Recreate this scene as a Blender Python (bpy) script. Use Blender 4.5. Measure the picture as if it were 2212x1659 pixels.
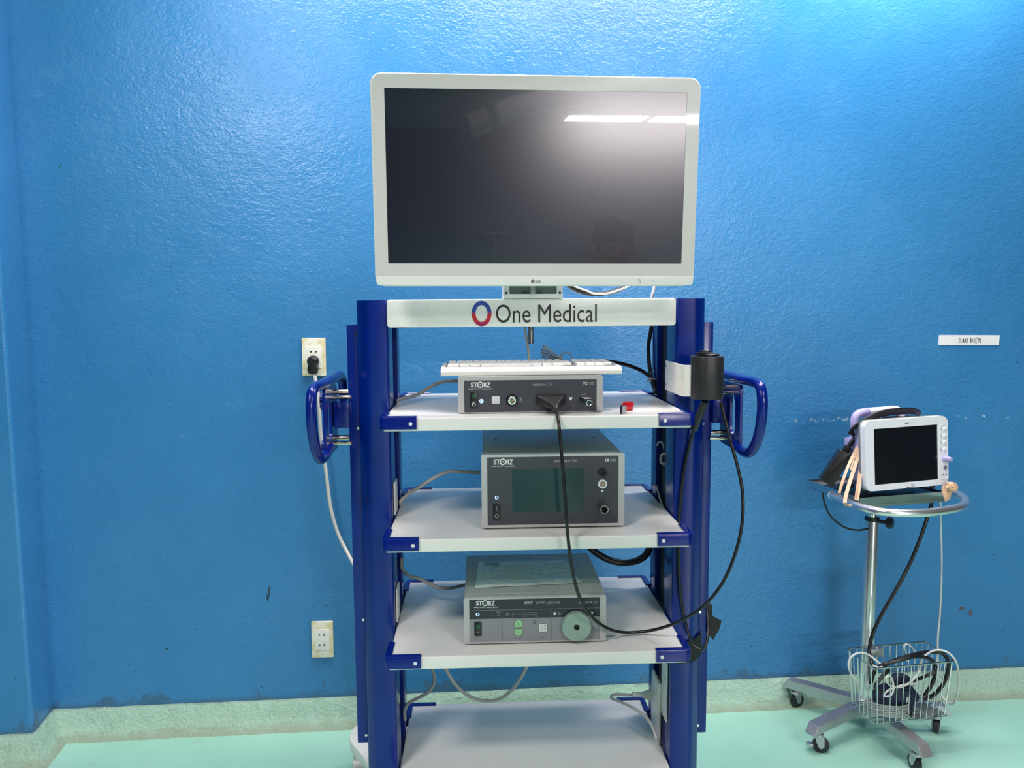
import bpy, bmesh, math, random
from mathutils import Matrix, Vector, noise as mnoise
random.seed(7)
PI = math.pi
SC = bpy.context.scene
for o in list(bpy.data.objects):
    bpy.data.objects.remove(o, do_unlink=True)
COL = SC.collection

# ------------------------------------------------------------------ camera
W_PX, H_PX, F_PX = 2212, 1659, 1662.0
EYE = Vector((0, 0, 1.345))
YAW, PITCH, ROLL = -0.0745, 0.0974, 0.0068
MCAM = Matrix.Rotation(YAW, 3, 'Z') @ Matrix.Rotation(-PITCH, 3, 'X') @ Matrix.Rotation(ROLL, 3, 'Y')
cam_d = bpy.data.cameras.new('camera')
cam = bpy.data.objects.new('camera', cam_d)
COL.objects.link(cam)
cam_d.sensor_fit = 'HORIZONTAL'
cam_d.sensor_width = 36.0
cam_d.lens = F_PX / W_PX * 36.0
cam_d.clip_start = 0.05
rx_, fw_, up_ = MCAM.col[0], MCAM.col[1], MCAM.col[2]
m3 = Matrix((rx_, up_, -fw_)).transposed()
cam.matrix_world = Matrix.Translation(EYE) @ m3.to_4x4()
SC.camera = cam

# ------------------------------------------------------------------ view, world
SC.view_settings.view_transform = 'Standard'
SC.view_settings.look = 'None'
SC.view_settings.exposure = 0.10
SC.view_settings.gamma = 1.0
SC.view_settings.use_curve_mapping = False
wd = bpy.data.worlds.new('world')
SC.world = wd
wd.use_nodes = True
wd.node_tree.nodes['Background'].inputs[0].default_value = (0.55, 0.62, 0.7, 1)
wd.node_tree.nodes['Background'].inputs[1].default_value = 0.12

# ------------------------------------------------------------------ ceiling lamps (light part; their housings follow below)
CEIL = 2.80
WALL_Y = 2.445
#        x      y     size_x size_y  watts
LAMPS = [(-0.40, 1.85, 0.9, 0.25, 20),
         (0.60, 1.62, 1.2, 0.25, 34),
         (1.45, 2.20, 1.0, 0.20, 25),
         (-1.15, -0.10, 0.6, 0.30, 46),
         (1.20, -0.70, 0.6, 0.30, 30),
         (1.80, -7.05, 1.0, 0.55, 400),
         (2.90, -7.05, 1.0, 0.55, 400)]
for i, (lx, ly, sx, sy, w) in enumerate(LAMPS):
    ld = bpy.data.lights.new('ceiling_lamp', 'AREA')
    ld.shape = 'RECTANGLE'
    ld.size, ld.size_y, ld.energy = sx, sy, w
    ld.color = (1.0, 0.925, 0.905) if ly > -6 else (1.0, 0.91, 0.93)
    lo = bpy.data.objects.new('ceiling_lamp', ld)
    COL.objects.link(lo)
    lo.location = (lx, ly, CEIL - 0.075)

# ------------------------------------------------------------------ frames of reference
CART_A = -0.033
CART_O = Vector((0.16679, 1.56075, 0))
CM = Matrix.Translation(CART_O) @ Matrix.Rotation(CART_A, 4, 'Z')

def ray(px, py):
    return MCAM @ Vector(((px - W_PX / 2) / F_PX, 1.0, -(py - H_PX / 2) / F_PX))
def atY(px, py, y):
    d = ray(px, py)
    return EYE + d * (y / d.y)
def atZ(px, py, z):
    d = ray(px, py)
    return EYE + d * ((z - EYE.z) / d.z)
def loc_plane(px, py, M, y):
    """point where the sight line meets the plane y = const of frame M, in that frame"""
    Mi = M.inverted()
    o = Mi @ EYE
    d = Mi.to_3x3() @ ray(px, py)
    return o + d * ((y - o.y) / d.y)
def cY(px, py, y):
    return loc_plane(px, py, CM, y)

# ------------------------------------------------------------------ mesh builder
def resample(pts, n=6, closed=False):
    P = [Vector(p) for p in pts]
    if len(P) < 3:
        return P
    out = []
    m = len(P)
    segs = m if closed else m - 1
    for i in range(segs):
        p1, p2 = P[i], P[(i + 1) % m]
        p0 = P[i - 1] if (i > 0 or closed) else p1 * 2 - p2
        p3 = P[(i + 2) % m] if (i + 2 < m or closed) else p2 * 2 - p1
        d1 = max((p1 - p0).length, 1e-6) ** .5
        d2 = max((p2 - p1).length, 1e-6) ** .5
        d3 = max((p3 - p2).length, 1e-6) ** .5
        m1 = ((p1 - p0) / d1 - (p2 - p0) / (d1 + d2) + (p2 - p1) / d2) * d2
        m2 = ((p2 - p1) / d2 - (p3 - p1) / (d2 + d3) + (p3 - p2) / d3) * d2
        for k in range(n):
            t = k / n
            t2, t3 = t * t, t * t * t
            out.append(p1 * (2 * t3 - 3 * t2 + 1) + m1 * (t3 - 2 * t2 + t) + p2 * (-2 * t3 + 3 * t2) + m2 * (t3 - t2))
    if not closed:
        out.append(P[-1])
    return out

def rr_pts(x0, x1, z0, z1, r, n=5):
    """rounded rectangle outline, counter-clockwise"""
    r = min(r, (x1 - x0) / 2 - 1e-5, (z1 - z0) / 2 - 1e-5)
    if r <= 1e-5:
        return [(x0, z0), (x1, z0), (x1, z1), (x0, z1)]
    out = []
    for cx, cz, a0 in ((x1 - r, z0 + r, -90), (x1 - r, z1 - r, 0), (x0 + r, z1 - r, 90), (x0 + r, z0 + r, 180)):
        for k in range(n + 1):
            a = math.radians(a0 + 90 * k / n)
            out.append((cx + r * math.cos(a), cz + r * math.sin(a)))
    return out

class MB:
    def __init__(self):
        self.bm = bmesh.new()
    def box(self, x0, x1, y0, y1, z0, z1, bev=0.0, seg=2, M=None):
        r = bmesh.ops.create_cube(self.bm, size=1.0)
        vs = r['verts']
        for v in vs:
            v.co = Vector(((x0 + x1) / 2 + v.co.x * (x1 - x0), (y0 + y1) / 2 + v.co.y * (y1 - y0), (z0 + z1) / 2 + v.co.z * (z1 - z0)))
        if bev > 0:
            es = list({e for v in vs for e in v.link_edges})
            g = bmesh.ops.bevel(self.bm, geom=es, offset=bev, segments=seg, affect='EDGES', profile=0.6)
            vs = list({v for f in g['faces'] for v in f.verts} | {v for v in vs if v.is_valid})
            vs = self._island(vs)
        if M is not None:
            for v in vs:
                v.co = M @ v.co
        return self
    def _island(self, vs):
        seen = set(vs); st = list(vs)
        while st:
            v = st.pop()
            for e in v.link_edges:
                w = e.other_vert(v)
                if w not in seen:
                    seen.add(w); st.append(w)
        return list(seen)
    def prism(self, pts, a0, a1, axis='y', bev=0.0, M=None, seg=2):
        """polygon extruded along an axis. pts are (x,z) for y, (x,y) for z, (y,z) for x"""
        def mk(p, a):
            if axis == 'y': return Vector((p[0], a, p[1]))
            if axis == 'z': return Vector((p[0], p[1], a))
            return Vector((a, p[0], p[1]))
        A = [self.bm.verts.new(mk(p, a0)) for p in pts]
        B = [self.bm.verts.new(mk(p, a1)) for p in pts]
        n = len(pts)
        fs = [self.bm.faces.new(A), self.bm.faces.new(B[::-1])]
        for i in range(n):
            fs.append(self.bm.faces.new((A[i], B[i], B[(i + 1) % n], A[(i + 1) % n])))
        bmesh.ops.recalc_face_normals(self.bm, faces=fs)
        vs = A + B
        if bev > 0:
            es = [e for e in set(A[0].link_edges) | {e for v in A + B for e in v.link_edges}
                  if (e.verts[0] in A and e.verts[1] in A) or (e.verts[0] in B and e.verts[1] in B)]
            bmesh.ops.bevel(self.bm, geom=es, offset=bev, segments=seg, affect='EDGES', profile=0.6)
            vs = self._island([v for v in vs if v.is_valid]) if any(v.is_valid for v in vs) else []
        if M is not None:
            for v in vs:
                v.co = M @ v.co
        return self
    def frame(self, o, i, y0, y1, ro=0.01, ri=0.002, n=5):
        """flat ring between two rounded rectangles (x0,x1,z0,z1), from y0 (front) to y1"""
        O = rr_pts(*o, ro, n) if ro > 1e-5 else None
        if O is None:
            O = [p for q in rr_pts(*o, 0) for p in [q] * (n + 1)]
        I = rr_pts(*i, max(ri, 1.1e-5), n)
        k = len(I)
        ring = []
        for pts, y in ((O, y0), (I, y0), (I, y1), (O, y1)):
            ring.append([self.bm.verts.new((p[0], y, p[1])) for p in pts])
        fs = []
        for a in range(4):
            b = (a + 1) % 4
            for j in range(k):
                try:
                    fs.append(self.bm.faces.new((ring[a][j], ring[a][(j + 1) % k], ring[b][(j + 1) % k], ring[b][j])))
                except ValueError:
                    pass
        bmesh.ops.recalc_face_normals(self.bm, faces=fs)
        return self
    def cyl(self, p0, p1, r, r2=None, n=20, cap=True):
        p0, p1 = Vector(p0), Vector(p1)
        r2 = r if r2 is None else r2
        d = (p1 - p0).normalized()
        a = d.orthogonal().normalized(); b = d.cross(a)
        A, B = [], []
        for k in range(n):
            t = 2 * PI * k / n
            u = a * math.cos(t) + b * math.sin(t)
            A.append(self.bm.verts.new(p0 + u * r)); B.append(self.bm.verts.new(p1 + u * r2))
        fs = []
        for k in range(n):
            fs.append(self.bm.faces.new((A[k], A[(k + 1) % n], B[(k + 1) % n], B[k])))
        if cap:
            fs.append(self.bm.faces.new(A[::-1])); fs.append(self.bm.faces.new(B))
        bmesh.ops.recalc_face_normals(self.bm, faces=fs)
        return self
    def lathe(self, prof, origin, axis, n=28):
        """prof: list of (along axis, radius)"""
        o, d = Vector(origin), Vector(axis).normalized()
        a = d.orthogonal().normalized(); b = d.cross(a)
        rings = []
        for h, r in prof:
            if r < 1e-6:
                rings.append([self.bm.verts.new(o + d * h)])
            else:
                rings.append([self.bm.verts.new(o + d * h + (a * math.cos(2 * PI * k / n) + b * math.sin(2 * PI * k / n)) * r) for k in range(n)])
        fs = []
        for R0, R1 in zip(rings, rings[1:]):
            for k in range(n):
                q = [R0[k % len(R0)], R0[(k + 1) % len(R0)], R1[(k + 1) % len(R1)], R1[k % len(R1)]]
                q2 = []
                for v in q:
                    if v not in q2: q2.append(v)
                if len(q2) >= 3:
                    fs.append(self.bm.faces.new(q2))
        for R in (rings[0], rings[-1]):
            if len(R) > 2:
                fs.append(self.bm.faces.new(R))
        bmesh.ops.recalc_face_normals(self.bm, faces=fs)
        return self
    def tube(self, pts, r, n=10, sm=6, closed=False, flat=None, rfun=None):
        P = resample(pts, sm, closed) if sm > 1 else [Vector(p) for p in pts]
        m = len(P)
        T = []
        for i in range(m):
            if closed: t = P[(i + 1) % m] - P[i - 1]
            else: t = P[min(i + 1, m - 1)] - P[max(i - 1, 0)]
            T.append(t.normalized() if t.length > 1e-9 else Vector((0, 0, 1)))
        a = T[0].orthogonal().normalized()
        if flat is not None:
            f = Vector(flat); a = (f - T[0] * f.dot(T[0])).normalized()
        rings = []
        for i in range(m):
            a = (a - T[i] * a.dot(T[i]))
            a = a.normalized() if a.length > 1e-6 else T[i].orthogonal().normalized()
            b = T[i].cross(a)
            rr = r if rfun is None else r * rfun(i / max(m - 1, 1))
            ra, rb = (rr if isinstance(rr, (int, float)) else 0, 0), None
            if flat is not None and isinstance(r, tuple): pass
            ring = []
            for k in range(n):
                t = 2 * PI * k / n
                ring.append(self.bm.verts.new(P[i] + (a * math.cos(t) + b * math.sin(t)) * rr))
            rings.append(ring)
        fs = []
        for i in range(m if closed else m - 1):
            A, B = rings[i], rings[(i + 1) % m]
            for k in range(n):
                fs.append(self.bm.faces.new((A[k], A[(k + 1) % n], B[(k + 1) % n], B[k])))
        if not closed:
            fs.append(self.bm.faces.new(rings[0][::-1])); fs.append(self.bm.faces.new(rings[-1]))
        bmesh.ops.recalc_face_normals(self.bm, faces=fs)
        return self
    def band(self, pts, w, t, wdir, sm=5, closed=False):
        """flat strap following pts, w wide along wdir, t thick"""
        P = resample(pts, sm, closed) if sm > 1 else [Vector(p) for p in pts]
        m = len(P); rings = []
        wd_ = Vector(wdir)
        for i in range(m):
            tn = (P[(i + 1) % m] - P[i - 1]) if closed else (P[min(i + 1, m - 1)] - P[max(i - 1, 0)])
            tn.normalize()
            u = (wd_ - tn * wd_.dot(tn)).normalized(); v = tn.cross(u)
            rings.append([self.bm.verts.new(P[i] + u * (w / 2 * a) + v * (t / 2 * b)) for a, b in ((-1, -1), (1, -1), (1, 1), (-1, 1))])
        fs = []
        for i in range(m if closed else m - 1):
            A, B = rings[i], rings[(i + 1) % m]
            for k in range(4):
                fs.append(self.bm.faces.new((A[k], A[(k + 1) % 4], B[(k + 1) % 4], B[k])))
        if not closed:
            fs.append(self.bm.faces.new(rings[0][::-1])); fs.append(self.bm.faces.new(rings[-1]))
        bmesh.ops.recalc_face_normals(self.bm, faces=fs)
        return self
    def ring(self, c, axis, R, r, n=32, k=8):
        c = Vector(c); d = Vector(axis).normalized(); a = d.orthogonal().normalized(); b = d.cross(a)
        return self.tube([c + (a * math.cos(2 * PI * i / n) + b * math.sin(2 * PI * i / n)) * R for i in range(n)], r, n=k, sm=1, closed=True)
    def shift(self, v):
        v = Vector(v)
        for w in self.bm.verts: w.co += v
        return self
    def mat(self, M):
        for w in self.bm.verts: w.co = M @ w.co
        return self

def link(o, parent=None):
    COL.objects.link(o)
    if parent is not None: o.parent = parent
    return o
def obj(name, mb, mat, parent=None, off=None, ang=35):
    if off is not None: mb.shift(-Vector(off))
    me = bpy.data.meshes.new(name)
    mb.bm.to_mesh(me); mb.bm.free()
    for m in (mat if isinstance(mat, (list, tuple)) else [mat]):
        me.materials.append(m)
    me.shade_smooth()
    me.set_sharp_from_angle(angle=math.radians(ang))
    return link(bpy.data.objects.new(name, me), parent)
def tag(o, label, cat, group=None):
    o['label'] = label; o['category'] = cat
    if group: o['group'] = group
    return o
def thing(name, label, cat, M, group=None):
    e = bpy.data.objects.new(name, None)
    e.empty_display_size = 0.05
    COL.objects.link(e)
    e.matrix_world = M
    return tag(e, label, cat, group)
def struct(name, mb, mat, parent=None):
    o = obj(name, mb, mat, parent)
    o['kind'] = 'structure'
    return o
def single(name, mb, mat, M, org, label, cat, group=None, ang=40):
    """a thing that is one mesh: built in frame M, its origin moved to org"""
    o = obj(name, mb, mat, None, org, ang)
    o.matrix_world = M @ Matrix.Translation(Vector(org))
    return tag(o, label, cat, group)

_font_cache = {}
def text_mesh(s, bold=0.0):
    cu = bpy.data.curves.new('lettering', 'FONT')
    cu.body = s
    cu.size = 1.0
    cu.offset = bold
    cu.resolution_u = 4
    o = bpy.data.objects.new('lettering', cu)
    COL.objects.link(o)
    dg = bpy.context.evaluated_depsgraph_get()
    me = bpy.data.meshes.new_from_object(o.evaluated_get(dg))
    bpy.data.objects.remove(o, do_unlink=True)
    bpy.data.curves.remove(cu)
    vs = [v.co.copy() for v in me.vertices]; fs = [tuple(p.vertices) for p in me.polygons]
    bpy.data.meshes.remove(me)
    x0 = min(v.x for v in vs); x1 = max(v.x for v in vs); y0 = min(v.y for v in vs); y1 = max(v.y for v in vs)
    return [((v.x - x0) / (x1 - x0), (v.y - y0) / (y1 - y0)) for v in vs], fs
def put_text(mb, s, x0, x1, z0, z1, y, bold=0.0, shear=0.0):
    """raised lettering filling the rectangle x0..x1, z0..z1 on the plane y (facing -y)"""
    vs, fs = text_mesh(s, bold)
    V = [mb.bm.verts.new((x0 + u * (x1 - x0) + shear * v * (z1 - z0), y, z0 + v * (z1 - z0))) for u, v in vs]
    for f in fs:
        try: mb.bm.faces.new([V[i] for i in f])
        except ValueError: pass
    return mb
def put_poly(mb, pts, y):
    V = [mb.bm.verts.new((p[0], y, p[1])) for p in pts]
    try: mb.bm.faces.new(V)
    except ValueError: pass
    return mb
def put_ring(mb, cx, cz, r0, r1, y, n=24, a0=0, a1=360, sx=1.0, sz=1.0):
    m = n + (0 if a1 - a0 >= 360 else 1)
    A, B = [], []
    for k in range(m):
        a = math.radians(a0 + (a1 - a0) * k / n)
        A.append(mb.bm.verts.new((cx + r1 * sx * math.cos(a), y, cz + r1 * sz * math.sin(a))))
        B.append(mb.bm.verts.new((cx + r0 * sx * math.cos(a), y, cz + r0 * sz * math.sin(a))))
    for k in range(n):
        j = (k + 1) % m
        mb.bm.faces.new((A[k], A[j], B[j], B[k]))
    return mb
def put_disc(mb, cx, cz, r, y, n=20):
    return put_poly(mb, [(cx + r * math.cos(2 * PI * k / n), cz + r * math.sin(2 * PI * k / n)) for k in range(n)], y)
def put_rect(mb, x0, x1, z0, z1, y):
    return put_poly(mb, [(x0, z0), (x1, z0), (x1, z1), (x0, z1)], y)
def put_line(mb, p, q, w, y):
    d = Vector((q[0] - p[0], q[1] - p[1])); n = Vector((-d.y, d.x)).normalized() * w / 2
    return put_poly(mb, [(p[0] - n.x, p[1] - n.y), (q[0] - n.x, q[1] - n.y), (q[0] + n.x, q[1] + n.y), (p[0] + n.x, p[1] + n.y)], y)

# ------------------------------------------------------------------ materials
def srgb(r, g, b):
    f = lambda c: (c / 255 / 12.92) if c / 255 <= 0.04045 else ((c / 255 + 0.055) / 1.055) ** 2.4
    return (f(r), f(g), f(b), 1)
def newmat(name):
    m = bpy.data.materials.new(name)
    m.use_nodes = True
    return m, m.node_tree.nodes, m.node_tree.links, m.node_tree.nodes['Principled BSDF']
def simple(name, col, rough=0.4, metal=0.0, var=0.06, scale=40, bump=0.0, bscale=300, coat=0.0, trans=0.0, spec=0.5, ior=1.5, emis=None, estr=0.0):
    """plain surface with a slight procedural colour and gloss variation"""
    m, N, L, b = newmat(name)
    tc = N.new('ShaderNodeTexCoord')
    nz = N.new('ShaderNodeTexNoise'); nz.inputs['Scale'].default_value = scale; nz.inputs['Detail'].default_value = 3
    L.new(tc.outputs['Object'], nz.inputs['Vector'])
    mx = N.new('ShaderNodeMix'); mx.data_type = 'RGBA'
    mx.inputs[6].default_value = tuple(c * (1 - var) for c in col[:3]) + (1,)
    mx.inputs[7].default_value = tuple(min(1, c * (1 + var)) for c in col[:3]) + (1,)
    L.new(nz.outputs['Fac'], mx.inputs[0]); L.new(mx.outputs[2], b.inputs['Base Color'])
    mr = N.new('ShaderNodeMapRange')
    mr.inputs[3].default_value = rough * 0.88; mr.inputs[4].default_value = min(1, rough * 1.12)
    L.new(nz.outputs['Fac'], mr.inputs[0]); L.new(mr.outputs[0], b.inputs['Roughness'])
    b.inputs['Metallic'].default_value = metal
    b.inputs['Specular IOR Level'].default_value = spec
    b.inputs['IOR'].default_value = ior
    b.inputs['Coat Weight'].default_value = coat
    b.inputs['Transmission Weight'].default_value = trans
    if bump > 0:
        n2 = N.new('ShaderNodeTexNoise'); n2.inputs['Scale'].default_value = bscale; n2.inputs['Detail'].default_value = 2
        L.new(tc.outputs['Object'], n2.inputs['Vector'])
        bp = N.new('ShaderNodeBump'); bp.inputs['Strength'].default_value = bump; bp.inputs['Distance'].default_value = 0.002
        L.new(n2.outputs['Fac'], bp.inputs['Height']); L.new(bp.outputs[0], b.inputs['Normal'])
    if emis is not None:
        b.inputs['Emission Color'].default_value = emis; b.inputs['Emission Strength'].default_value = estr
    return m

def math_node(N, L, op, a, b=None, c=None, clamp=False):
    n = N.new('ShaderNodeMath'); n.operation = op; n.use_clamp = clamp
    for i, v in enumerate((a, b, c)):
        if v is None: continue
        if isinstance(v, (int, float)): n.inputs[i].default_value = v
        else: L.new(v, n.inputs[i])
    return n.outputs[0]
def mix_col(N, L, fac, a, b):
    n = N.new('ShaderNodeMix'); n.data_type = 'RGBA'
    if isinstance(fac, (int, float)): n.inputs[0].default_value = fac
    else: L.new(fac, n.inputs[0])
    for k, v in ((6, a), (7, b)):
        if isinstance(v, tuple): n.inputs[k].default_value = v
        else: L.new(v, n.inputs[k])
    return n.outputs[2]
def maprange(N, L, v, a, b, c=0.0, d=1.0):
    n = N.new('ShaderNodeMapRange'); n.clamp = True; n.interpolation_type = 'SMOOTHSTEP'
    L.new(v, n.inputs[0])
    for i, x in enumerate((a, b, c, d)): n.inputs[i + 1].default_value = x
    return n.outputs[0]
def noise(N, L, vec, scale, detail=4, rough=0.55, dist=0.0):
    n = N.new('ShaderNodeTexNoise')
    n.inputs['Scale'].default_value = scale; n.inputs['Detail'].default_value = detail
    n.inputs['Roughness'].default_value = rough; n.inputs['Distortion'].default_value = dist
    L.new(vec, n.inputs['Vector'])
    return n.outputs['Fac']

def wall_paint(name):
    """glossy blue oil paint over roller-textured plaster, grimy along the foot"""
    m, N, L, b = newmat(name)
    tc = N.new('ShaderNodeTexCoord'); v = tc.outputs['Object']
    sp = N.new('ShaderNodeSeparateXYZ'); L.new(v, sp.inputs[0])
    X, Z = sp.outputs[0], sp.outputs[2]
    big = noise(N, L, v, 1.3, 4)
    mid = noise(N, L, v, 7, 5)
    col = mix_col(N, L, maprange(N, L, big, .35, .65), WALL_A, WALL_B)
    col = mix_col(N, L, maprange(N, L, mid, .62, .78, 0, .35), col, srgb(76, 140, 186))
    # pale scuffs and chips low on the wall
    ch = maprange(N, L, noise(N, L, v, 11, 6, .7), .64, .72)
    lowm = maprange(N, L, Z, .55, .15)
    col = mix_col(N, L, math_node(N, L, 'MULTIPLY', math_node(N, L, 'MULTIPLY', ch, lowm), .45), col, srgb(112, 150, 168))
    # row of chipped paint on the right at trolley height
    bandz = maprange(N, L, math_node(N, L, 'ABSOLUTE', math_node(N, L, 'ADD', Z, -0.972)), .010, .002)
    bx = maprange(N, L, X, 1.05, 1.2)
    bx2 = maprange(N, L, X, 1.9, 1.82)
    chips = maprange(N, L, noise(N, L, v, 62, 5, .7), .56, .63)
    bandf = math_node(N, L, 'MULTIPLY', math_node(N, L, 'MULTIPLY', bandz, chips), math_node(N, L, 'MULTIPLY', bx, bx2))
    col = mix_col(N, L, math_node(N, L, 'MULTIPLY', bandf, .8), col, srgb(190, 205, 215))
    # grime streaks at the foot
    wob = math_node(N, L, 'MULTIPLY', maprange(N, L, noise(N, L, v, 7, 6, .7), .48, .72), .07)
    dirt = maprange(N, L, math_node(N, L, 'SUBTRACT', Z, wob), .108, .078)
    col = mix_col(N, L, math_node(N, L, 'MULTIPLY', dirt, .5), col, srgb(66, 70, 72))
    sp2 = maprange(N, L, noise(N, L, v, 34, 2), .735, .76)
    col = mix_col(N, L, math_node(N, L, 'MULTIPLY', math_node(N, L, 'MULTIPLY', sp2, maprange(N, L, Z, .8, .2)), .85), col, srgb(40, 50, 50))
    # single marks: (x, z, half width, half height, lean, colour)
    for mx_, mz, hw, hh, lean, c in ((-0.604, .445, .0035, .026, .15, (30, 44, 44)), (-0.610, .425, .003, .016, -.1, (30, 44, 44)),
                                     (1.735, .305, .011, .007, .3, (92, 66, 56)), (1.768, .288, .008, .011, 0, (96, 70, 60)),
                                     (-1.165, 1.78, .004, .009, .3, (40, 110, 130)), (1.885, 1.155, .0035, .0035, 0, (20, 40, 70)),
                                     (1.39, 1.985, .002, .002, 0, (20, 50, 80)), (1.43, 2.00, .002, .002, 0, (20, 50, 80)),
                                     (-0.93, .27, .004, .004, 0, (30, 40, 40)), (-1.03, .20, .003, .003, 0, (25, 35, 35))):
        dx = math_node(N, L, 'ADD', X, -mx_); dz = math_node(N, L, 'ADD', Z, -mz)
        dx = math_node(N, L, 'SUBTRACT', dx, math_node(N, L, 'MULTIPLY', dz, lean))
        e = math_node(N, L, 'ADD', math_node(N, L, 'POWER', math_node(N, L, 'ABSOLUTE', math_node(N, L, 'DIVIDE', dx, hw)), 2),
                      math_node(N, L, 'POWER', math_node(N, L, 'ABSOLUTE', math_node(N, L, 'DIVIDE', dz, hh)), 2))
        e = math_node(N, L, 'ADD', e, math_node(N, L, 'MULTIPLY', math_node(N, L, 'ADD', noise(N, L, v, 120, 2), -.5), 1.6))
        col = mix_col(N, L, math_node(N, L, 'MULTIPLY', maprange(N, L, e, 1.15, .7), .85), col, srgb(*c))
    L.new(col, b.inputs['Base Color'])
    L.new(maprange(N, L, mid, .3, .7, .22, .32), b.inputs['Roughness'])
    b.inputs['Specular IOR Level'].default_value = 0.5
    # roller texture
    mp = N.new('ShaderNodeMapping'); mp.inputs['Scale'].default_value = (.8, 1, 1.15); L.new(v, mp.inputs[0])
    f1 = noise(N, L, mp.outputs[0], 150, 2, .5, .4)
    f2 = noise(N, L, mp.outputs[0], 62, 3, .5, .5)
    f3 = noise(N, L, v, 5, 4, .55)
    h = math_node(N, L, 'ADD', math_node(N, L, 'MULTIPLY', f1, .5), math_node(N, L, 'ADD', math_node(N, L, 'MULTIPLY', f2, .8), math_node(N, L, 'MULTIPLY', f3, 1.8)))
    bp = N.new('ShaderNodeBump'); bp.inputs['Strength'].default_value = 0.42; bp.inputs['Distance'].default_value = 0.004
    L.new(h, bp.inputs['Height']); L.new(bp.outputs[0], b.inputs['Normal'])
    return m

def floor_paint(name, rough_stucco=False):
    m, N, L, b = newmat(name)
    tc = N.new('ShaderNodeTexCoord'); v = tc.outputs['Object']
    big = noise(N, L, v, 2.2, 5)
    col = mix_col(N, L, maprange(N, L, big, .3, .7), FLOOR_A, FLOOR_B)
    dirt = maprange(N, L, noise(N, L, v, 6.5, 7, .7), .60, .78)
    col = mix_col(N, L, math_node(N, L, 'MULTIPLY', dirt, .5), col, srgb(128, 150, 122))
    if rough_stucco:
        sp = N.new('ShaderNodeSeparateXYZ'); L.new(v, sp.inputs[0])
        g = maprange(N, L, noise(N, L, v, 45, 6, .75), .55, .72)
        col = mix_col(N, L, .45, col, srgb(196, 214, 196))
        col = mix_col(N, L, math_node(N, L, 'MULTIPLY', g, .5), col, srgb(120, 150, 126))
        foot = maprange(N, L, math_node(N, L, 'ADD', sp.outputs[2], math_node(N, L, 'MULTIPLY', noise(N, L, v, 18, 5, .7), .04)), .045, .02)
        col = mix_col(N, L, math_node(N, L, 'MULTIPLY', foot, .45), col, srgb(140, 140, 100))
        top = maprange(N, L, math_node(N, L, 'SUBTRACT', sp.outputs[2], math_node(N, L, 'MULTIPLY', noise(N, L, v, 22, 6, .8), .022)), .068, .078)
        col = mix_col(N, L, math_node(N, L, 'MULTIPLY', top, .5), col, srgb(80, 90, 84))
        h = noise(N, L, v, 85, 5, .7)
        bp = N.new('ShaderNodeBump'); bp.inputs['Strength'].default_value = 0.9; bp.inputs['Distance'].default_value = 0.012
        L.new(h, bp.inputs['Height']); L.new(bp.outputs[0], b.inputs['Normal'])
        b.inputs['Roughness'].default_value = 0.3
    else:
        L.new(maprange(N, L, big, .3, .7, .26, .42), b.inputs['Roughness'])
        h = noise(N, L, v, 14, 4, .6)
        bp = N.new('ShaderNodeBump'); bp.inputs['Strength'].default_value = 0.15; bp.inputs['Distance'].default_value = 0.004
        L.new(h, bp.inputs['Height']); L.new(bp.outputs[0], b.inputs['Normal'])
    L.new(col, b.inputs['Base Color'])
    return m

def stained_plastic(name):
    """yellowed white socket plastic with rubbed paint on the edges"""
    m, N, L, b = newmat(name)
    tc = N.new('ShaderNodeTexCoord'); v = tc.outputs['Object']
    col = mix_col(N, L, maprange(N, L, noise(N, L, v, 24, 5, .6), .42, .6), srgb(232, 230, 214), srgb(214, 203, 158))
    L.new(col, b.inputs['Base Color']); b.inputs['Roughness'].default_value = .4
    return m

WALL_A, WALL_B = srgb(49, 118, 172), srgb(56, 125, 179)
FLOOR_A, FLOOR_B = srgb(152, 208, 186), srgb(164, 216, 198)
M = {}
M['wall'] = wall_paint('blue_wall_paint')
M['floor'] = floor_paint('mint_floor_paint')
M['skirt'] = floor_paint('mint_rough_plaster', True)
M['ceiling'] = simple('ceiling_grey', srgb(84, 86, 92), .8)
M['farwall'] = simple('far_wall_paint', srgb(22, 26, 40), .7)
M['blue'] = simple('deep_blue_powder_coat', srgb(0, 34, 124), .22, var=.05, scale=12, bump=.05, bscale=420, coat=.1, spec=.4)
M['blue2'] = simple('deep_blue_plastic', srgb(2, 28, 122), .22, var=.05, bump=.06, bscale=400)
M['white'] = simple('white_powder_coat', srgb(236, 236, 230), .28, var=.02, bump=.10, bscale=500)
M['shelf'] = simple('white_shelf_laminate', srgb(232, 232, 228), .30, var=.02, bump=.03, bscale=60)
M['black'] = simple('black_plastic', srgb(22, 22, 24), .35)
M['channel'] = simple('black_channel', srgb(5, 5, 7), .6)
M['cup'] = simple('black_matt_moulding', srgb(40, 40, 43), .42, bump=.08, bscale=600)
M['cable_k'] = simple('black_cable', srgb(26, 26, 28), .32)
M['cable_g'] = simple('grey_cable', srgb(152, 153, 152), .42)
M['cable_l'] = simple('light_grey_cable', srgb(192, 192, 188), .42)
M['cable_w'] = simple('white_cable', srgb(208, 210, 206), .4)
M['steel'] = simple('brushed_steel', (.62, .63, .64, 1), .22, metal=1, var=.1, scale=30)
M['steel2'] = simple('worn_steel', (.50, .50, .52, 1), .42, metal=.85, var=.15, scale=18, bump=.05, bscale=200)
M['chrome'] = simple('chrome', (.72, .72, .72, 1), .10, metal=1)
M['satin'] = simple('satin_chrome', (.80, .80, .80, 1), .24, metal=.9)
M['brass'] = simple('dull_nickel_rod', (.60, .54, .46, 1), .25, metal=1)
M['bezel'] = simple('glossy_pale_bezel', srgb(214, 212, 208), .30, var=.01, coat=.6)
M['bezel2'] = simple('white_monitor_rim', srgb(238, 237, 234), .30, var=.01)
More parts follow.
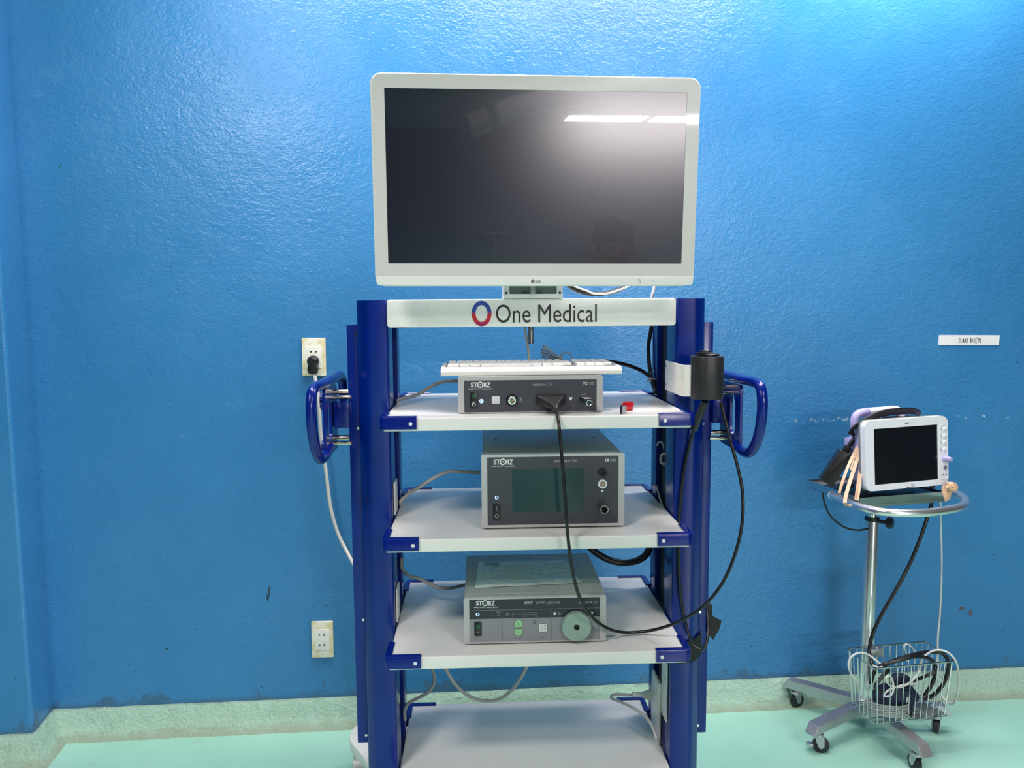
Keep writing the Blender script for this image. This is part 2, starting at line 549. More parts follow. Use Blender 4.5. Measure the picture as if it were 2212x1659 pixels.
M['grey_bk'] = simple('grey_recess', srgb(112, 122, 118), .5)
M['alu'] = simple('satin_grey_frame', srgb(184, 185, 186), .38, metal=.1, var=.03)
M['case'] = simple('grey_case_paint', srgb(142, 150, 146), .38, var=.03, bump=.05, bscale=500)
M['panel'] = simple('charcoal_front_panel', srgb(62, 63, 72), .38, var=.03)
M['panel2'] = simple('black_front_strip', srgb(40, 42, 54), .3, var=.03)
M['panel3'] = simple('grey_front_panel', srgb(140, 142, 148), .4, var=.02)
M['print_w'] = simple('white_print', srgb(226, 228, 230), .5)
M['print_g'] = simple('grey_print', srgb(165, 168, 172), .5)
M['print_d'] = simple('dark_print', srgb(60, 62, 66), .5)
M['print_k'] = simple('black_print', srgb(8, 8, 12), .4)
M['green_btn'] = simple('pale_green_button', srgb(150, 212, 158), .4)
M['green_lens'] = simple('green_switch_lens', srgb(22, 92, 52), .25)
M['knobgrey'] = simple('green_grey_disc', srgb(146, 170, 160), .32, metal=.15)
M['lcd'] = simple('dark_green_display', srgb(26, 58, 62), .12, var=.03)
M['pearl'] = simple('lavender_plastic', srgb(168, 164, 208), .35)
M['pm_white'] = simple('white_medical_plastic', srgb(226, 228, 236), .32, var=.015)
M['key'] = simple('white_key_plastic', srgb(236, 236, 232), .4, var=.02)
M['kb'] = simple('white_keyboard_body', srgb(228, 228, 224), .4, var=.02)
M['kbgap'] = simple('grey_keyboard_deck', srgb(120, 122, 124), .5)
M['red'] = simple('red_cap_plastic', srgb(190, 18, 34), .22)
M['paper'] = simple('white_paper', srgb(228, 228, 232), .6)
M['outlet'] = stained_plastic('yellowed_plastic')
M['outlet2'] = simple('socket_insert', srgb(232, 232, 224), .35)
M['rubber'] = simple('beige_rubber_band', srgb(196, 164, 134), .5, var=.14, scale=25)
M['tire'] = simple('black_caster_tyre', srgb(28, 27, 34), .45)
M['navy'] = simple('navy_nylon', srgb(22, 32, 62), .6, bump=.3, bscale=700)
M['tape'] = simple('black_tape', srgb(14, 14, 16), .6, bump=.1)
M['status'] = simple('blue_status_light', srgb(150, 190, 255), .3, emis=(.45, .65, 1, 1), estr=1.2)
M['sock_tan'] = simple('tan_socket_insert', srgb(150, 134, 112), .4)
M['clear'] = simple('clear_tubing', srgb(196, 204, 200), .18, trans=.55, ior=1.4)
M['diff'] = simple('lamp_housing', srgb(235, 235, 235), .5)

def screen_mat(name, base, rough, coat_r, spec=.5):
    """dark matt panel behind a thin glossy front: a soft glow under a sharp reflection"""
    m, N, L, b = newmat(name)
    tc = N.new('ShaderNodeTexCoord')
    f = noise(N, L, tc.outputs['Object'], 900, 1)
    L.new(mix_col(N, L, f, tuple(c * .94 for c in base[:3]) + (1,), base), b.inputs['Base Color'])
    b.inputs['Roughness'].default_value = rough
    b.inputs['Specular IOR Level'].default_value = spec
    b.inputs['Coat Weight'].default_value = 1.0
    b.inputs['Coat Roughness'].default_value = coat_r
    return m
M['screen'] = screen_mat('large_dark_screen', srgb(17, 21, 40), .20, .012, 1.0)
M['screen2'] = screen_mat('small_dark_screen', srgb(14, 18, 26), .2, .02)

# a ring half blue and half red (the painted emblem), split by height in its own mesh
def ring_mat(name):
    m, N, L, b = newmat(name)
    tc = N.new('ShaderNodeTexCoord'); sp = N.new('ShaderNodeSeparateXYZ'); L.new(tc.outputs['Object'], sp.inputs[0])
    t = maprange(N, L, sp.outputs[2], -.003, .006)
    low = mix_col(N, L, maprange(N, L, sp.outputs[2], -.026, -.016), srgb(138, 16, 92), srgb(196, 12, 38))
    L.new(mix_col(N, L, t, low, srgb(10, 64, 158)), b.inputs['Base Color'])
    b.inputs['Roughness'].default_value = .35
    return m
M['emblem'] = ring_mat('blue_and_red_print')

# ================================================================== SETTING
mb = MB().box(-1.40, 4.4, WALL_Y, WALL_Y + .12, 0, CEIL)
struct('wall_back', mb, M['wall'])
def round_poly(pts, r, n=4):
    """round the corners of a polygon; r is one radius or one per corner"""
    out = []
    m = len(pts)
    for i, p in enumerate(pts):
        ri = r[i] if isinstance(r, (list, tuple)) else r
        p = Vector(p); a = Vector(pts[i - 1]) - p; c = Vector(pts[(i + 1) % m]) - p
        d = min(ri, a.length * .48, c.length * .48)
        if d < 1e-6:
            out.append(tuple(p)); continue
        A = p + a.normalized() * d; B = p + c.normalized() * d
        for k in range(n + 1):
            t = k / n
            out.append(tuple(A * (1 - t) ** 2 + p * 2 * t * (1 - t) + B * t * t))
    return out
PIER = [(-4.0, 2.304), (-1.279, 2.304), (-1.291, 2.447), (-4.0, 2.447)]
struct('wall_left', MB().prism(round_poly(PIER, [0, .012, 0, 0]), 0, CEIL, 'z'), M['wall'])
struct('wall_right', MB().box(4.2, 4.3, -9, 2.5, 0, CEIL), M['farwall'])
struct('wall_front', MB().box(-4.1, 4.3, -9.1, -9, 0, CEIL), M['farwall'])
struct('wall_side', MB().box(-4.1, -4.0, -9, 2.5, 0, CEIL), M['farwall'])
struct('floor', MB().box(-4.1, 4.3, -9.1, 2.56, -.1, 0), M['floor'])
struct('ceiling', MB().box(-4.1, 4.3, -9.1, 2.56, CEIL, CEIL + .1), M['ceiling'])

def skirting(name, path, prof, step=.012):
    """rough mint plaster fillet: prof is (distance out, height); path in plan with the outward side on its right"""
    mb = MB(); bm = mb.bm
    P = []
    for a, b in zip(path, path[1:]):
        a, b = Vector(a), Vector(b)
        n = max(1, int((b - a).length / step))
        P += [a.lerp(b, k / n) for k in range(n)]
    P.append(Vector(path[-1]))
    rows = []
    for i, p in enumerate(P):
        t = (P[min(i + 1, len(P) - 1)] - p).normalized() + (p - P[max(i - 1, 0)]).normalized()
        t.normalize(); out = Vector((t.y, -t.x))
        u = (p - P[i - 1]).normalized() if i else t
        if u.length > .5: out = out / max(.5, t.dot(u))
        row = []
        for j, (d, h) in enumerate(prof):
            e = mnoise.noise(Vector((p.x * 22, p.y * 22, j * 1.7))) * .004 + mnoise.noise(Vector((p.x * 5, p.y * 5, j * .6 + 9))) * .006
            q = p + out * (d + (e if 0 < j else 0))
            row.append(bm.verts.new((q.x, q.y, h + (mnoise.noise(Vector((p.x * 16, p.y * 16, 3))) * .003 if j == 0 else 0))))
        rows.append(row)
    for A, B in zip(rows, rows[1:]):
        for k in range(len(prof) - 1):
            bm.faces.new((A[k], A[k + 1], B[k + 1], B[k]))
    bmesh.ops.recalc_face_normals(bm, faces=bm.faces)
    return struct(name, mb, M['skirt'])
PROF = [(-.004, .085), (.004, .084), (.010, .072), (.016, .052), (.024, .030), (.034, .012), (.048, .003), (.066, -.003)]
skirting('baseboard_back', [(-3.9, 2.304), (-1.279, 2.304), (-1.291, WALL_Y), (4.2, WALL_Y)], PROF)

for i, (lx, ly, sx, sy, w) in enumerate(LAMPS):
    t = thing('ceiling_light', 'rectangular ceiling light panel reflected as a white strip in the large dark screen' if ly < -6 else 'rectangular ceiling light panel above the blue room', 'ceiling light',
              Matrix.Translation((lx, ly, CEIL)), 'ceiling lights far behind the camera' if ly < -6 else 'ceiling lights out of the frame')
    obj('housing', MB().box(-sx / 2 - .02, sx / 2 + .02, -sy / 2 - .02, sy / 2 + .02, -.07, 0, .004), M['diff'], t)

# ================================================================== CART
CC = .004                                   # centre line of posts and shelves
cart = thing('equipment_cart', 'tall dark blue and white four-shelf medical equipment cart in front of the blue wall', 'equipment cart', CM)
Z1, Z2, Z3, Z4 = 1.1241, .8693, .6152, .2664
SH_T = .0275
BASE_T = .145
for s in (-1, 1):
    X = lambda v: CC + s * v
    prof = [(.3215, .150), (.3690, .147), (.394, .172), (.394, .385), (.3215, .385), (.3215, .329), (.336, .329), (.336, .229), (.3215, .229)]
    pts = round_poly([(X(a), b) for a, b in prof], [.006, .008, .008, .006, .004, .002, 0, 0, .002])
    post = obj('post', MB().prism(pts, BASE_T, 1.3655, 'z'), M['blue'], cart)
    obj('channel_liner', MB().box(min(X(.3335), X(.3355)), max(X(.3335), X(.3355)), .2292, .3288, BASE_T + .01, 1.362), M['channel'], post)
    x0, x1 = sorted((X(.3942), X(.421)))
    rail = obj('side_rail', MB().box(x0, x1, .195, .240, .315, 1.312, .003), M['blue'], cart)
    for z in (1.292, 1.075, .62, .335):
        obj('bolt', MB().cyl((X(.400), .196, z), (X(.400), .1925, z), .0032, n=12), M['chrome'], rail)
    # push handle: a D of tube in a front-to-back plane outside the post
    hx = X(.457)
    path = [(.335, 1.105), (.336, 1.140), (.330, 1.172), (.310, 1.186), (.22, 1.187), (.10, 1.187), (.010, 1.187), (-.014, 1.180), (-.025, 1.160), (-.0245, 1.120), (-.012, 1.085), (.010, 1.056), (.038, 1.036), (.075, 1.029), (.115, 1.033), (.150, 1.040)]
    h = obj('handle', MB().tube([(hx, y, z) for y, z in path], .0108, n=14, sm=5), M['blue2'], cart, ang=60)
    pl = round_poly([(.100, 1.042), (.235, 1.022), (.235, 1.176), (.100, 1.172)], .006)
    hole = rr_pts(.128, .160, 1.058, 1.150, .015, 5)
    m_ = MB()
    m_.frame((.098, .238, 1.024, 1.174), (.132, .166, 1.056, 1.150), -.003, .003, .012, .016)
    m_.mat(Matrix(((0, 1, 0, hx), (1, 0, 0, 0), (0, 0, 1, 0), (0, 0, 0, 1))))
    bmesh.ops.recalc_face_normals(m_.bm, faces=m_.bm.faces)
    obj('bracket_plate', m_, M['blue2'], h)
    a_, b_ = sorted((X(.418), X(.452)))
    obj('bracket_box', MB().box(a_, b_, .178, .232, 1.078, 1.136, .003), M['blue2'], h)
    obj('bracket_arm', MB().box(min(hx - .003, hx + .003), max(hx - .003, hx + .003), .225, .346, 1.070, 1.115, .002), M['blue2'], h)
    for z in (1.158, 1.052):
        obj('rod', MB().cyl((X(.415), .205, z), (hx + s * .012, .205, z), .0060, n=14).cyl((X(.415), .190, z - .011), (hx, .190, z - .011), .0045, n=12), M['brass'], h)
        m_ = MB()
        for k in range(5):
            a = 2 * PI * k / 5
            m_.cyl((hx + s * .006, .150 + .010 * math.cos(a), z - .014 + .014 * math.sin(a)), (hx + s * .016, .150 + .010 * math.cos(a), z - .014 + .014 * math.sin(a)), .0085, n=12)
        m_.cyl((hx + s * .003, .150, z - .014), (hx + s * .018, .150, z - .014), .010, n=16)
        obj('knob', m_, M['blue2'], h)

for zt in (Z1, Z2, Z3, Z4):
    sh = obj('shelf', MB().box(CC - .318, CC + .318, 0, .460, zt - SH_T, zt, .0035, 3), M['shelf'], cart)
    for sx in (-1, 1):
        for fr in (0, 1):
            o = .3265; i_ = .312; ln = .3265 - .0765; yd = .072
            y = (lambda v: v) if fr == 0 else (lambda v: .46 - v)
            oc = [(ln, -.005), (.3265 - .013, -.005)] + [(.3265 - .013 + .013 * math.sin(math.radians(a)), .008 - .013 * math.cos(math.radians(a))) for a in (15, 30, 45, 60, 75)] + [(o, .008), (o, yd)]
            ic = [(ln, .0105), (i_ - .004, .0105)] + [(i_, .0105)] * 5 + [(i_, .0145), (i_, yd)]
            zb, ztp, bv = zt - .0225, zt + .0035, .003
            g_ = MB(); rings = []
            for (ax, ay), (bx, by) in zip(oc, ic):
                A = Vector((CC + sx * ax, y(ay), 0)); B = Vector((CC + sx * bx, y(by), 0)); d = (B - A).normalized() * bv
                rings.append([g_.bm.verts.new((q.x, q.y, z)) for q, z in ((A, zb), (A, ztp - bv), (A + d * .3, ztp - bv * .3), (A + d, ztp), (B - d * .5, ztp), (B, ztp - bv * .5), (B, zb))])
            for R0, R1 in zip(rings, rings[1:]):
                for k in range(7):
                    g_.bm.faces.new((R0[k], R0[(k + 1) % 7], R1[(k + 1) % 7], R1[k]))
            g_.bm.faces.new(rings[0]); g_.bm.faces.new(rings[-1][::-1])
            bmesh.ops.remove_doubles(g_.bm, verts=g_.bm.verts, dist=1e-5)
            bmesh.ops.recalc_face_normals(g_.bm, faces=g_.bm.faces)
            obj('corner_guard', g_, M['blue2'], sh)
            if fr == 0:
                c = Vector((CC + sx * (ln + .012), -.0045, zt - .0115))
                obj('screw', MB().lathe([(0, .0042), (.0012, .0038), (.002, .0022), (.0022, 0)], c, (0, -1, 0), 16), M['print_w'], sh)

hd = obj('header_panel', MB().prism(rr_pts(-.3155, .3165, 1.3060, 1.3665, .007), .115, .386, 'y', bev=.003), M['white'], cart)
def crop(ox, oy, s):
    return lambda x, y: (x / s + ox, y / s + oy)
c2 = crop(930, 600, 3.626)
def hp(x, y): return cY(*c2(x, y), .1146)
a, b = hp(513, 352), hp(1303, 205)
obj('lettering', put_text(MB(), 'One Medical', a.x, b.x, hp(900, 350).z, hp(900, 207).z, .1146), M['print_k'], hd)
c = hp(400, 280)
m_ = put_ring(MB(), 0, 0, 1.0, 1.0, 0, 2) if False else MB()
rx0, rz0 = abs(hp(478, 280).x - hp(322, 280).x) / 2, abs(hp(400, 180).z - hp(400, 379).z) / 2
rx1, rz1 = abs(hp(447, 280).x - hp(354, 280).x) / 2, abs(hp(400, 214).z - hp(400, 346).z) / 2
A_, B_ = [], []
for k in range(48):
    t = 2 * PI * k / 48
    A_.append(m_.bm.verts.new((rx0 * math.cos(t), 0, rz0 * math.sin(t)))); B_.append(m_.bm.verts.new((rx1 * math.cos(t), 0, rz1 * math.sin(t))))
for k in range(48):
    m_.bm.faces.new((A_[k], A_[(k + 1) % 48], B_[(k + 1) % 48], B_[k]))
e = obj('emblem', m_, M['emblem'], hd); e.location = (c.x, .1145, c.z)
for x in (-.285, .275):
    obj('screw', MB().cyl((x, .16, 1.3062), (x, .16, 1.3035), .006, n=14), M['chrome'], hd)

# base and casters
BP = [(.350, -.03), (.372, .20), (.425, .40), (.500, .515), (.478, .605), (.40, .64)]
pts = [(-a - .003, b) for a, b in BP] + [(.40, .60), (.44, .575), (.462, .50), (.425, .40), (.372, .20), (.350, -.03)]
obj('base', MB().prism(round_poly(pts, [.03, .1, .06, .05, .05, .05, .05, .05, .05, .06, .1, .03], 6), BASE_T - .032, BASE_T, 'z', bev=.004), M['white'], cart)
for x, y in ((-.325, .02), (.325, .02), (-.445, .515), (.425, .515)):
    cs = obj('caster', MB().lathe([(0, .012), (.01, .030), (.03, .036), (.045, .034)], (x, y, .068), (0, 0, 1), 20), M['grey_bk'], cart)
    for d in (-.017, .017):
        obj('wheel', MB().lathe([(-.011, .020), (-.011, .044), (-.007, .050), (.007, .050), (.011, .044), (.011, .020)], (x + d, y + .01, .050), (1, 0, 0), 28), M['tire'], cs)
    obj('hood', MB().lathe([(-.036, .054), (-.034, .058), (.034, .058), (.036, .054)], (x, y + .005, .056), (1, 0, 0), 28), M['alu'], cs)

# white cable clip plates inside both posts
for z0, z1, s in ((.355, .500, 1), (.62, .70, -1), (.875, .95, -1)):
    a_, b_ = sorted((CC + s * .3165, CC + s * .3205))
    obj('side_plate', MB().box(a_, b_, .175, .225, z0, z1, .0015), M['white'], cart)
# loops of white wire inside the right channel
for pth, r in (([cY(1419, 962, .30), cY(1424, 955, .29), cY(1430, 957, .28), cY(1434, 968, .28)], .0022),
               ([cY(1441, 980, .25), cY(1430, 982, .25), cY(1427, 992, .25), cY(1430, 1001, .25), cY(1441, 1003, .25)], .003),
               ([cY(1418, 1050, .29), cY(1424, 1072, .27), cY(1432, 1096, .25)], .0025)):
    obj('channel_wire', MB().tube(pth, r, n=8), M['cable_w'], cart)

# ================================================================== LARGE MONITOR
MM = Matrix.Translation((.16967, 1.56315, 1.60436)) @ Matrix.Rotation(-.0093, 4, 'Z') @ Matrix.Rotation(.00393, 4, 'Y') @ Matrix.Rotation(.0598, 4, 'X')
c1 = crop(740, 120, 2.633)
def mp(x, y, yy=0.0): return loc_plane(*c1(x, y), MM, yy)
TL, TR, BL, BR = mp(157, 97), mp(2037, 122), mp(183, 1311), mp(2002, 1313)
mx0, mx1 = (TL.x + BL.x) / 2, (TR.x + BR.x) / 2
mz1, mz0 = (TL.z + TR.z) / 2, (BL.z + BR.z) / 2
mon = thing('display_monitor', 'large flat screen monitor with glossy pale bezel mounted above the cart header', 'monitor', MM)
SWH, SHH = .5977 / 2, .3362 / 2
bk = obj('back_housing', MB().prism(rr_pts(mx0, mx1, mz0, mz1, .022, 8), .0, .022, 'y', bev=.004, seg=3).prism(rr_pts(mx0 + .05, mx1 - .05, mz0 + .04, mz1 - .04, .02, 6), .02, .055, 'y', bev=.006), M['bezel2'], mon)
zc = mp(1000, 1253).z
obj('bezel', MB().frame((mx0 + .0028, mx1 - .0028, mz0 + .0028, mz1 - .0028), (-SWH, SWH, -SHH, SHH), -.0022, .002, .020, .0008, 8), M['bezel'], mon)
obj('chin', MB().prism(round_poly([(mx0 + .0026, zc), (mx0 + .0026, mz0 + .0022), (mx1 - .0026, mz0 + .0022), (mx1 - .0026, zc)], [.001, .02, .02, .001], 8), -.0034, .001, 'y', bev=.0006), M['bezel2'], mon)
obj('screen', MB().box(-SWH - .001, SWH + .001, -.0012, .003, -SHH - .001, SHH + .001), M['screen'], mon)
def mrel(x, y): return mp(x, y, -.0036)
m_ = MB()
c = mrel(1083, 1284); put_disc(m_, c.x, c.z, .0042, -.0036)
a, b = mrel(1100, 1293), mrel(1125, 1277)
put_text(m_, 'LG', a.x, b.x, a.z, b.z, -.0036, .01)
obj('brand_mark', m_, M['print_d'], mon)
m_ = MB()
put_ring(m_, c.x, c.z, .0030, .0034, -.0038, 20, -90, 200)
put_line(m_, (c.x, c.z + .0018), (c.x, c.z - .0014), .0006, -.0038); put_line(m_, (c.x, c.z - .0014), (c.x + .0016, c.z - .0014), .0006, -.0038)
obj('brand_face', m_, M['print_w'], mon)
m_ = MB()
a, b = mrel(1680, 1277), mrel(1698, 1270); put_text(m_, 'Menu', a.x, b.x, a.z, b.z, -.0036)
for dx in (1683, 1692):
    a, b = mrel(dx, 1290), mrel(dx + 4, 1280); m_.frame((a.x, b.x, a.z, b.z), (a.x + .0004, b.x - .0004, a.z + .0004, b.z - .0004), -.0037, -.0034, 0.0004, .0002, 2)
obj('button_marks', m_, M['print_d'], mon)
m_ = MB(); c = mrel(1764, 1284); put_disc(m_, c.x, c.z, .0009, -.0037)
obj('indicator_dot', m_, M['print_d'], mon)
# pedestal between the header and the screen (laid out in the cart's frame, carried by the monitor)
TOM = MM.inverted() @ CM
def tomon(mb): return mb.mat(TOM)
ph = 1.3668
pd = obj('pedestal', tomon(MB().frame((-.063, .066, ph, 1.470), (-.050, .053, ph + .010, 1.455), .110, .122, .004, .003).box(-.063, .066, .120, .200, ph, 1.470, .004)), M['bezel2'], mon)
obj('recess_panel', tomon(MB().box(-.051, .054, .1185, .121, ph + .008, 1.457)), M['grey_bk'], pd)
for x in (-.0565, .0595):
    obj('screw', tomon(MB().cyl((x, .1100, ph + .0125), (x, .1088, ph + .0125), .0026, n=14)), M['black'], pd)
for x in (-.018, -.014, .015, .019):
    obj('vent_slot', tomon(MB().box(x - .0007, x + .0007, .116, .119, ph + .009, ph + .017)), M['black'], pd)
obj('neck', tomon(MB().box(-.045, .048, .045, .125, 1.44, 1.64, .006)), M['bezel2'], mon)
def corrug(z0, z1, r, step):
    prof = []; z = z0
    while z < z1:
        prof += [(z, r * .86), (z + step * .25, r), (z + step * .6, r), (z + step * .85, r * .86)]
        z += step
    return prof
obj('conduit', tomon(MB().lathe(corrug(1.3760, 1.42, .0075, .005), (.0005, .113, 0), (0, 0, 1), 16)), M['steel2'], pd)
zt_, zb_ = 1.305, cY(1147, 742, .20).z
cxx = cY(1147, 725, .20).x
obj('conduit', MB().lathe([(zb_, .0062)] + corrug(zb_ + .004, zt_, .0072, .0045), (cxx, .20, 0), (0, 0, 1), 16), M['steel'], hd)

# ================================================================== DEVICES ON THE SHELVES
def device(name, label, cat, org):
    return thing(name, label, cat, CM @ Matrix.Translation(Vector(org)))
class Face:
    """front plane of a device: crop coordinates of the photograph -> device coordinates"""
    def __init__(self, cr, y, org):
        self.c, self.y, self.o = cr, y, Vector(org)
    def __call__(self, x, y, out=0.0):
        p = cY(*self.c(x, y), self.y - out) - self.o
        return p.x, p.z
    def rect(self, x0, x1, y0, y1, out=0.0):
        xm, ym = (x0 + x1) / 2, (y0 + y1) / 2
        return self(x0, ym, out)[0], self(x1, ym, out)[0], self(xm, y1, out)[1], self(xm, y0, out)[1]
    def Y(self, out=0.0):
        return self.y - self.o.y - out
    def text(self, mb, s, x0, x1, y0, y1, out=.0006, bold=0.0, shear=0.0):
        r = self.rect(x0, x1, y0, y1, out)
        return put_text(mb, s, r[0], r[1], r[2], r[3], self.Y(out), bold, shear)
    def fill(self, mb, x0, x1, y0, y1, out=.0006):
        r = self.rect(x0, x1, y0, y1, out)
        return put_rect(mb, *r, self.Y(out))
    def line(self, mb, x0, y0, x1, y1, w, out=.0006):
        return put_line(mb, self(x0, y0, out), self(x1, y1, out), w, self.Y(out))
    def poly(self, mb, pts, out=.0006):
        return put_poly(mb, [self(x, y, out) for x, y in pts], self.Y(out))
    def circ(self, mb, x, y, r, out=.0006, n=24):
        c = self(x, y, out); q = self(x + r, y, out)
        return put_disc(mb, c[0], c[1], abs(q[0] - c[0]), self.Y(out), n)
    def ringp(self, mb, x, y, r0, r1, out=.0006, a0=0, a1=360):
        c = self(x, y, out); q = self(x + r1, y, out); R = abs(q[0] - c[0])
        return put_ring(mb, c[0], c[1], R * r0 / r1, R, self.Y(out), 28, a0, a1)
    def rad(self, x, y, r):
        return abs(self(x + r, y)[0] - self(x, y)[0])

def maker_mark(parent, F, x0, x1, y0, y1, sx0, sx1, sy0, sy1, gap, mat, out=.0006):
    """the maker's wordmark with its target-shaped O and the small second line"""
    w = x1 - x0
    m_ = MB()
    F.text(m_, 'ST', x0, x0 + w * .335, y0 + (y1 - y0) * .04, y1, out, .035)
    F.text(m_, 'RZ', x0 + w * .655, x1, y0 + (y1 - y0) * .04, y1, out, .035)
    cx, cy = x0 + w * .475, (y0 + y1) / 2
    R = (y1 - y0) * .60
    F.ringp(m_, cx, cy, R * .62, R, out)
    F.circ(m_, cx, cy, R * .22, out, 12)
    w2 = sx1 - sx0
    F.text(m_, 'KARL STORZ', sx0, sx0 + w2 * .46, sy0, sy1, out, .02)
    F.line(m_, sx0 + w2 * .49, (sy0 + sy1) / 2, sx0 + w2 * .53, (sy0 + sy1) / 2, .0004, out)
    F.text(m_, 'ENDOSKOPE', sx0 + w2 * .56, sx1, sy0, sy1, out, .02)
    return obj('maker_lettering', m_, mat, parent)

def front_frame(t, F, x0, x1, y0, y1, px0, px1, py0, py1, depth, org, foot=.006, case_in=.004, case_mat='case', depth_frame=.016, lid=0.0):
    """aluminium front frame, painted case behind it and four feet"""
    o = F.rect(x0, x1, y0, y1); i = F.rect(px0, px1, py0, py1)
    o = (o[0], o[1], max(o[2], .0012), o[3])
    y = F.Y()
    fr = obj('front_frame', MB().frame(o, i, y, y + depth_frame, .003, .001, 3), M['alu'], t)
    m_ = MB()
    for xx in (i[0], i[1]):
        m_.box(xx - .0005 if xx < 0 else xx - .0005, xx + .0005, y - .0003, y + .001, o[2] + .001, o[3] - .001)
    case = obj('case', MB().box(o[0] + case_in, o[1] - case_in, y + .004, y + depth, o[2] + .002, o[3] - .0015 + lid, .0015), M[case_mat], t)
    for fx in (o[0] + .03, o[1] - .03):
        for fy in (y + .035, y + depth - .035):
            obj('foot', MB().cyl((fx, fy, .0005), (fx, fy, o[2] + .004), .009, n=16), M['black'], t)
    return o, i, fr, case

def socket(t, name, F, x, y, prof, mats, n=28):
    """round connector; prof: list of (list of (out, radius in crop px)) with one material each"""
    c = F(x, y); k = F.rad(x, y, 1.0)
    first = None
    for nm, pr, mt in prof:
        o = obj(nm, MB().lathe([(h, r * k) for h, r in pr], (c[0], F.Y(), c[1]), (0, -1, 0), n), M[mt], t if first is None else first)
        if first is None: first = o
    return first

# ---- camera control unit, top shelf
yT = .055
orgT = cY(1146, 892, yT); orgT.z = Z1
T = device('camera_control_unit', 'low charcoal-fronted box lettered telecam C3 on the top shelf under the keyboard', 'medical device', orgT)
F = Face(crop(900, 740, 4.608), yT, orgT)
o, i, fr, case = front_frame(T, F, 412, 1855, 335, 710, 474, 1792, 372, 688, .31, orgT)
TEL_TOP = Z1 + o[3]
obj('front_panel', MB().box(i[0] - .001, i[1] + .001, F.Y(-.0012), F.Y(-.004), i[2] - .001, i[3] + .001), M['panel'], T)
P0 = -.0012
maker_mark(T, F, 540, 735, 394, 447, 518, 755, 457, 467, 0, M['print_w'], P0 + .0006)
m_ = MB(); F.text(m_, 'telecam', 1155, 1282, 402, 430, P0 + .0006); F.text(m_, 'C3', 1293, 1340, 398, 428, P0 + .0006); obj('model_lettering', m_, M['print_g'], T)
m_ = MB(); F.text(m_, '100', 1708, 1762, 392, 420, P0 + .0006)
obj('model_lettering', m_, M['print_g'], T)
m_ = MB(); F.text(m_, 'TC', 1655, 1697, 392, 420, P0 + .0006, .03); obj('model_lettering', m_, M['print_w'], T)
r = F.rect(532, 605, 497, 652)
sw = obj('power_switch', MB().box(r[0], r[1], F.Y(P0 + .003), F.Y(-.004), r[2], r[3], .0012), M['black'], T)
r = F.rect(550, 590, 520, 545); obj('switch_lens', MB().box(r[0], r[1], F.Y(P0 + .0036), F.Y(0), r[2], r[3], .0004), M['green_lens'], sw)
m_ = MB(); F.ringp(m_, 570, 614, 14, 19, P0 + .0034, 120, 420); F.line(m_, 570, 588, 570, 612, .001, P0 + .0034); obj('power_symbol', m_, M['print_w'], sw)
m_ = MB(); F.circ(m_, 645, 583, 21, P0 + .0008); obj('status_light', m_, M['status'], T)
m_ = MB(); F.poly(m_, [(634, 570), (648, 583), (634, 598)], P0 + .0010); F.line(m_, 648, 572, 662, 583, .0006, P0 + .001); F.line(m_, 648, 594, 662, 583, .0006, P0 + .001); obj('status_symbol', m_, M['blue2'], T)
r = F.rect(748, 825, 535, 608)
bt = obj('white_button', MB().box(r[0], r[1], F.Y(P0 + .0022), F.Y(0), r[2], r[3], .0012), M['print_w'], T)
m_ = MB(); F.ringp(m_, 786, 568, 14, 18, P0 + .0026); F.line(m_, 758, 600, 815, 600, .0006, P0 + .0026); F.line(m_, 760, 580, 760, 600, .0006, P0 + .0026); F.line(m_, 813, 580, 813, 600, .0006, P0 + .0026); obj('button_symbol', m_, M['print_g'], bt)
socket(T, 'socket', F, 948, 572, [('socket', [(-.004, 57), (.004, 57), (.007, 50), (.007, 42), (.001, 42)], 'black'), ('socket_ring', [(.000, 41), (.012, 41), (.013, 37), (.013, 27), (.004, 25), (.004, 0)], 'chrome'), ('socket_core', [(.004, 22), (.010, 21), (.010, 0)], 'sock_tan')], None)
m_ = MB(); r = F.rect(1017, 1052, 548, 585, P0 + .0006)
m_.frame(r, (r[0] + .0006, r[1] - .0006, r[2] + .0006, r[3] - .0006), F.Y(P0 + .0008), F.Y(P0), .0004, .0002, 2); F.fill(m_, 1030, 1040, 556, 577, P0 + .0008); obj('socket_symbol', m_, M['print_g'], T)
def heart(mb, F, x, y, w, out):
    return F.poly(mb, [(x, y + w), (x - w * .9, y - w * .2), (x - w * .75, y - w * .75), (x - w * .3, y - w * .85), (x, y - w * .5), (x + w * .3, y - w * .85), (x + w * .75, y - w * .75), (x + w * .9, y - w * .2)], out)
m_ = MB(); heart(m_, F, 1533, 559, 20, P0 + .0006); obj('heart_symbol', m_, M['print_w'], T)
m_ = MB(); F.line(m_, 1640, 519, 1686, 519, .0006, P0 + .0006); F.circ(m_, 1643, 519, 5, P0 + .0007); F.line(m_, 1655, 519, 1668, 510, .0005, P0 + .0007); F.line(m_, 1660, 519, 1672, 528, .0005, P0 + .0007); F.fill(m_, 1672, 1680, 506, 512, P0 + .0007); obj('port_symbol', m_, M['print_g'], T)
r = F.rect(1620, 1690, 545, 575); obj('data_port', MB().box(r[0], r[1], F.Y(P0 + .001), F.Y(-.003), r[2], r[3]), M['black'], T)

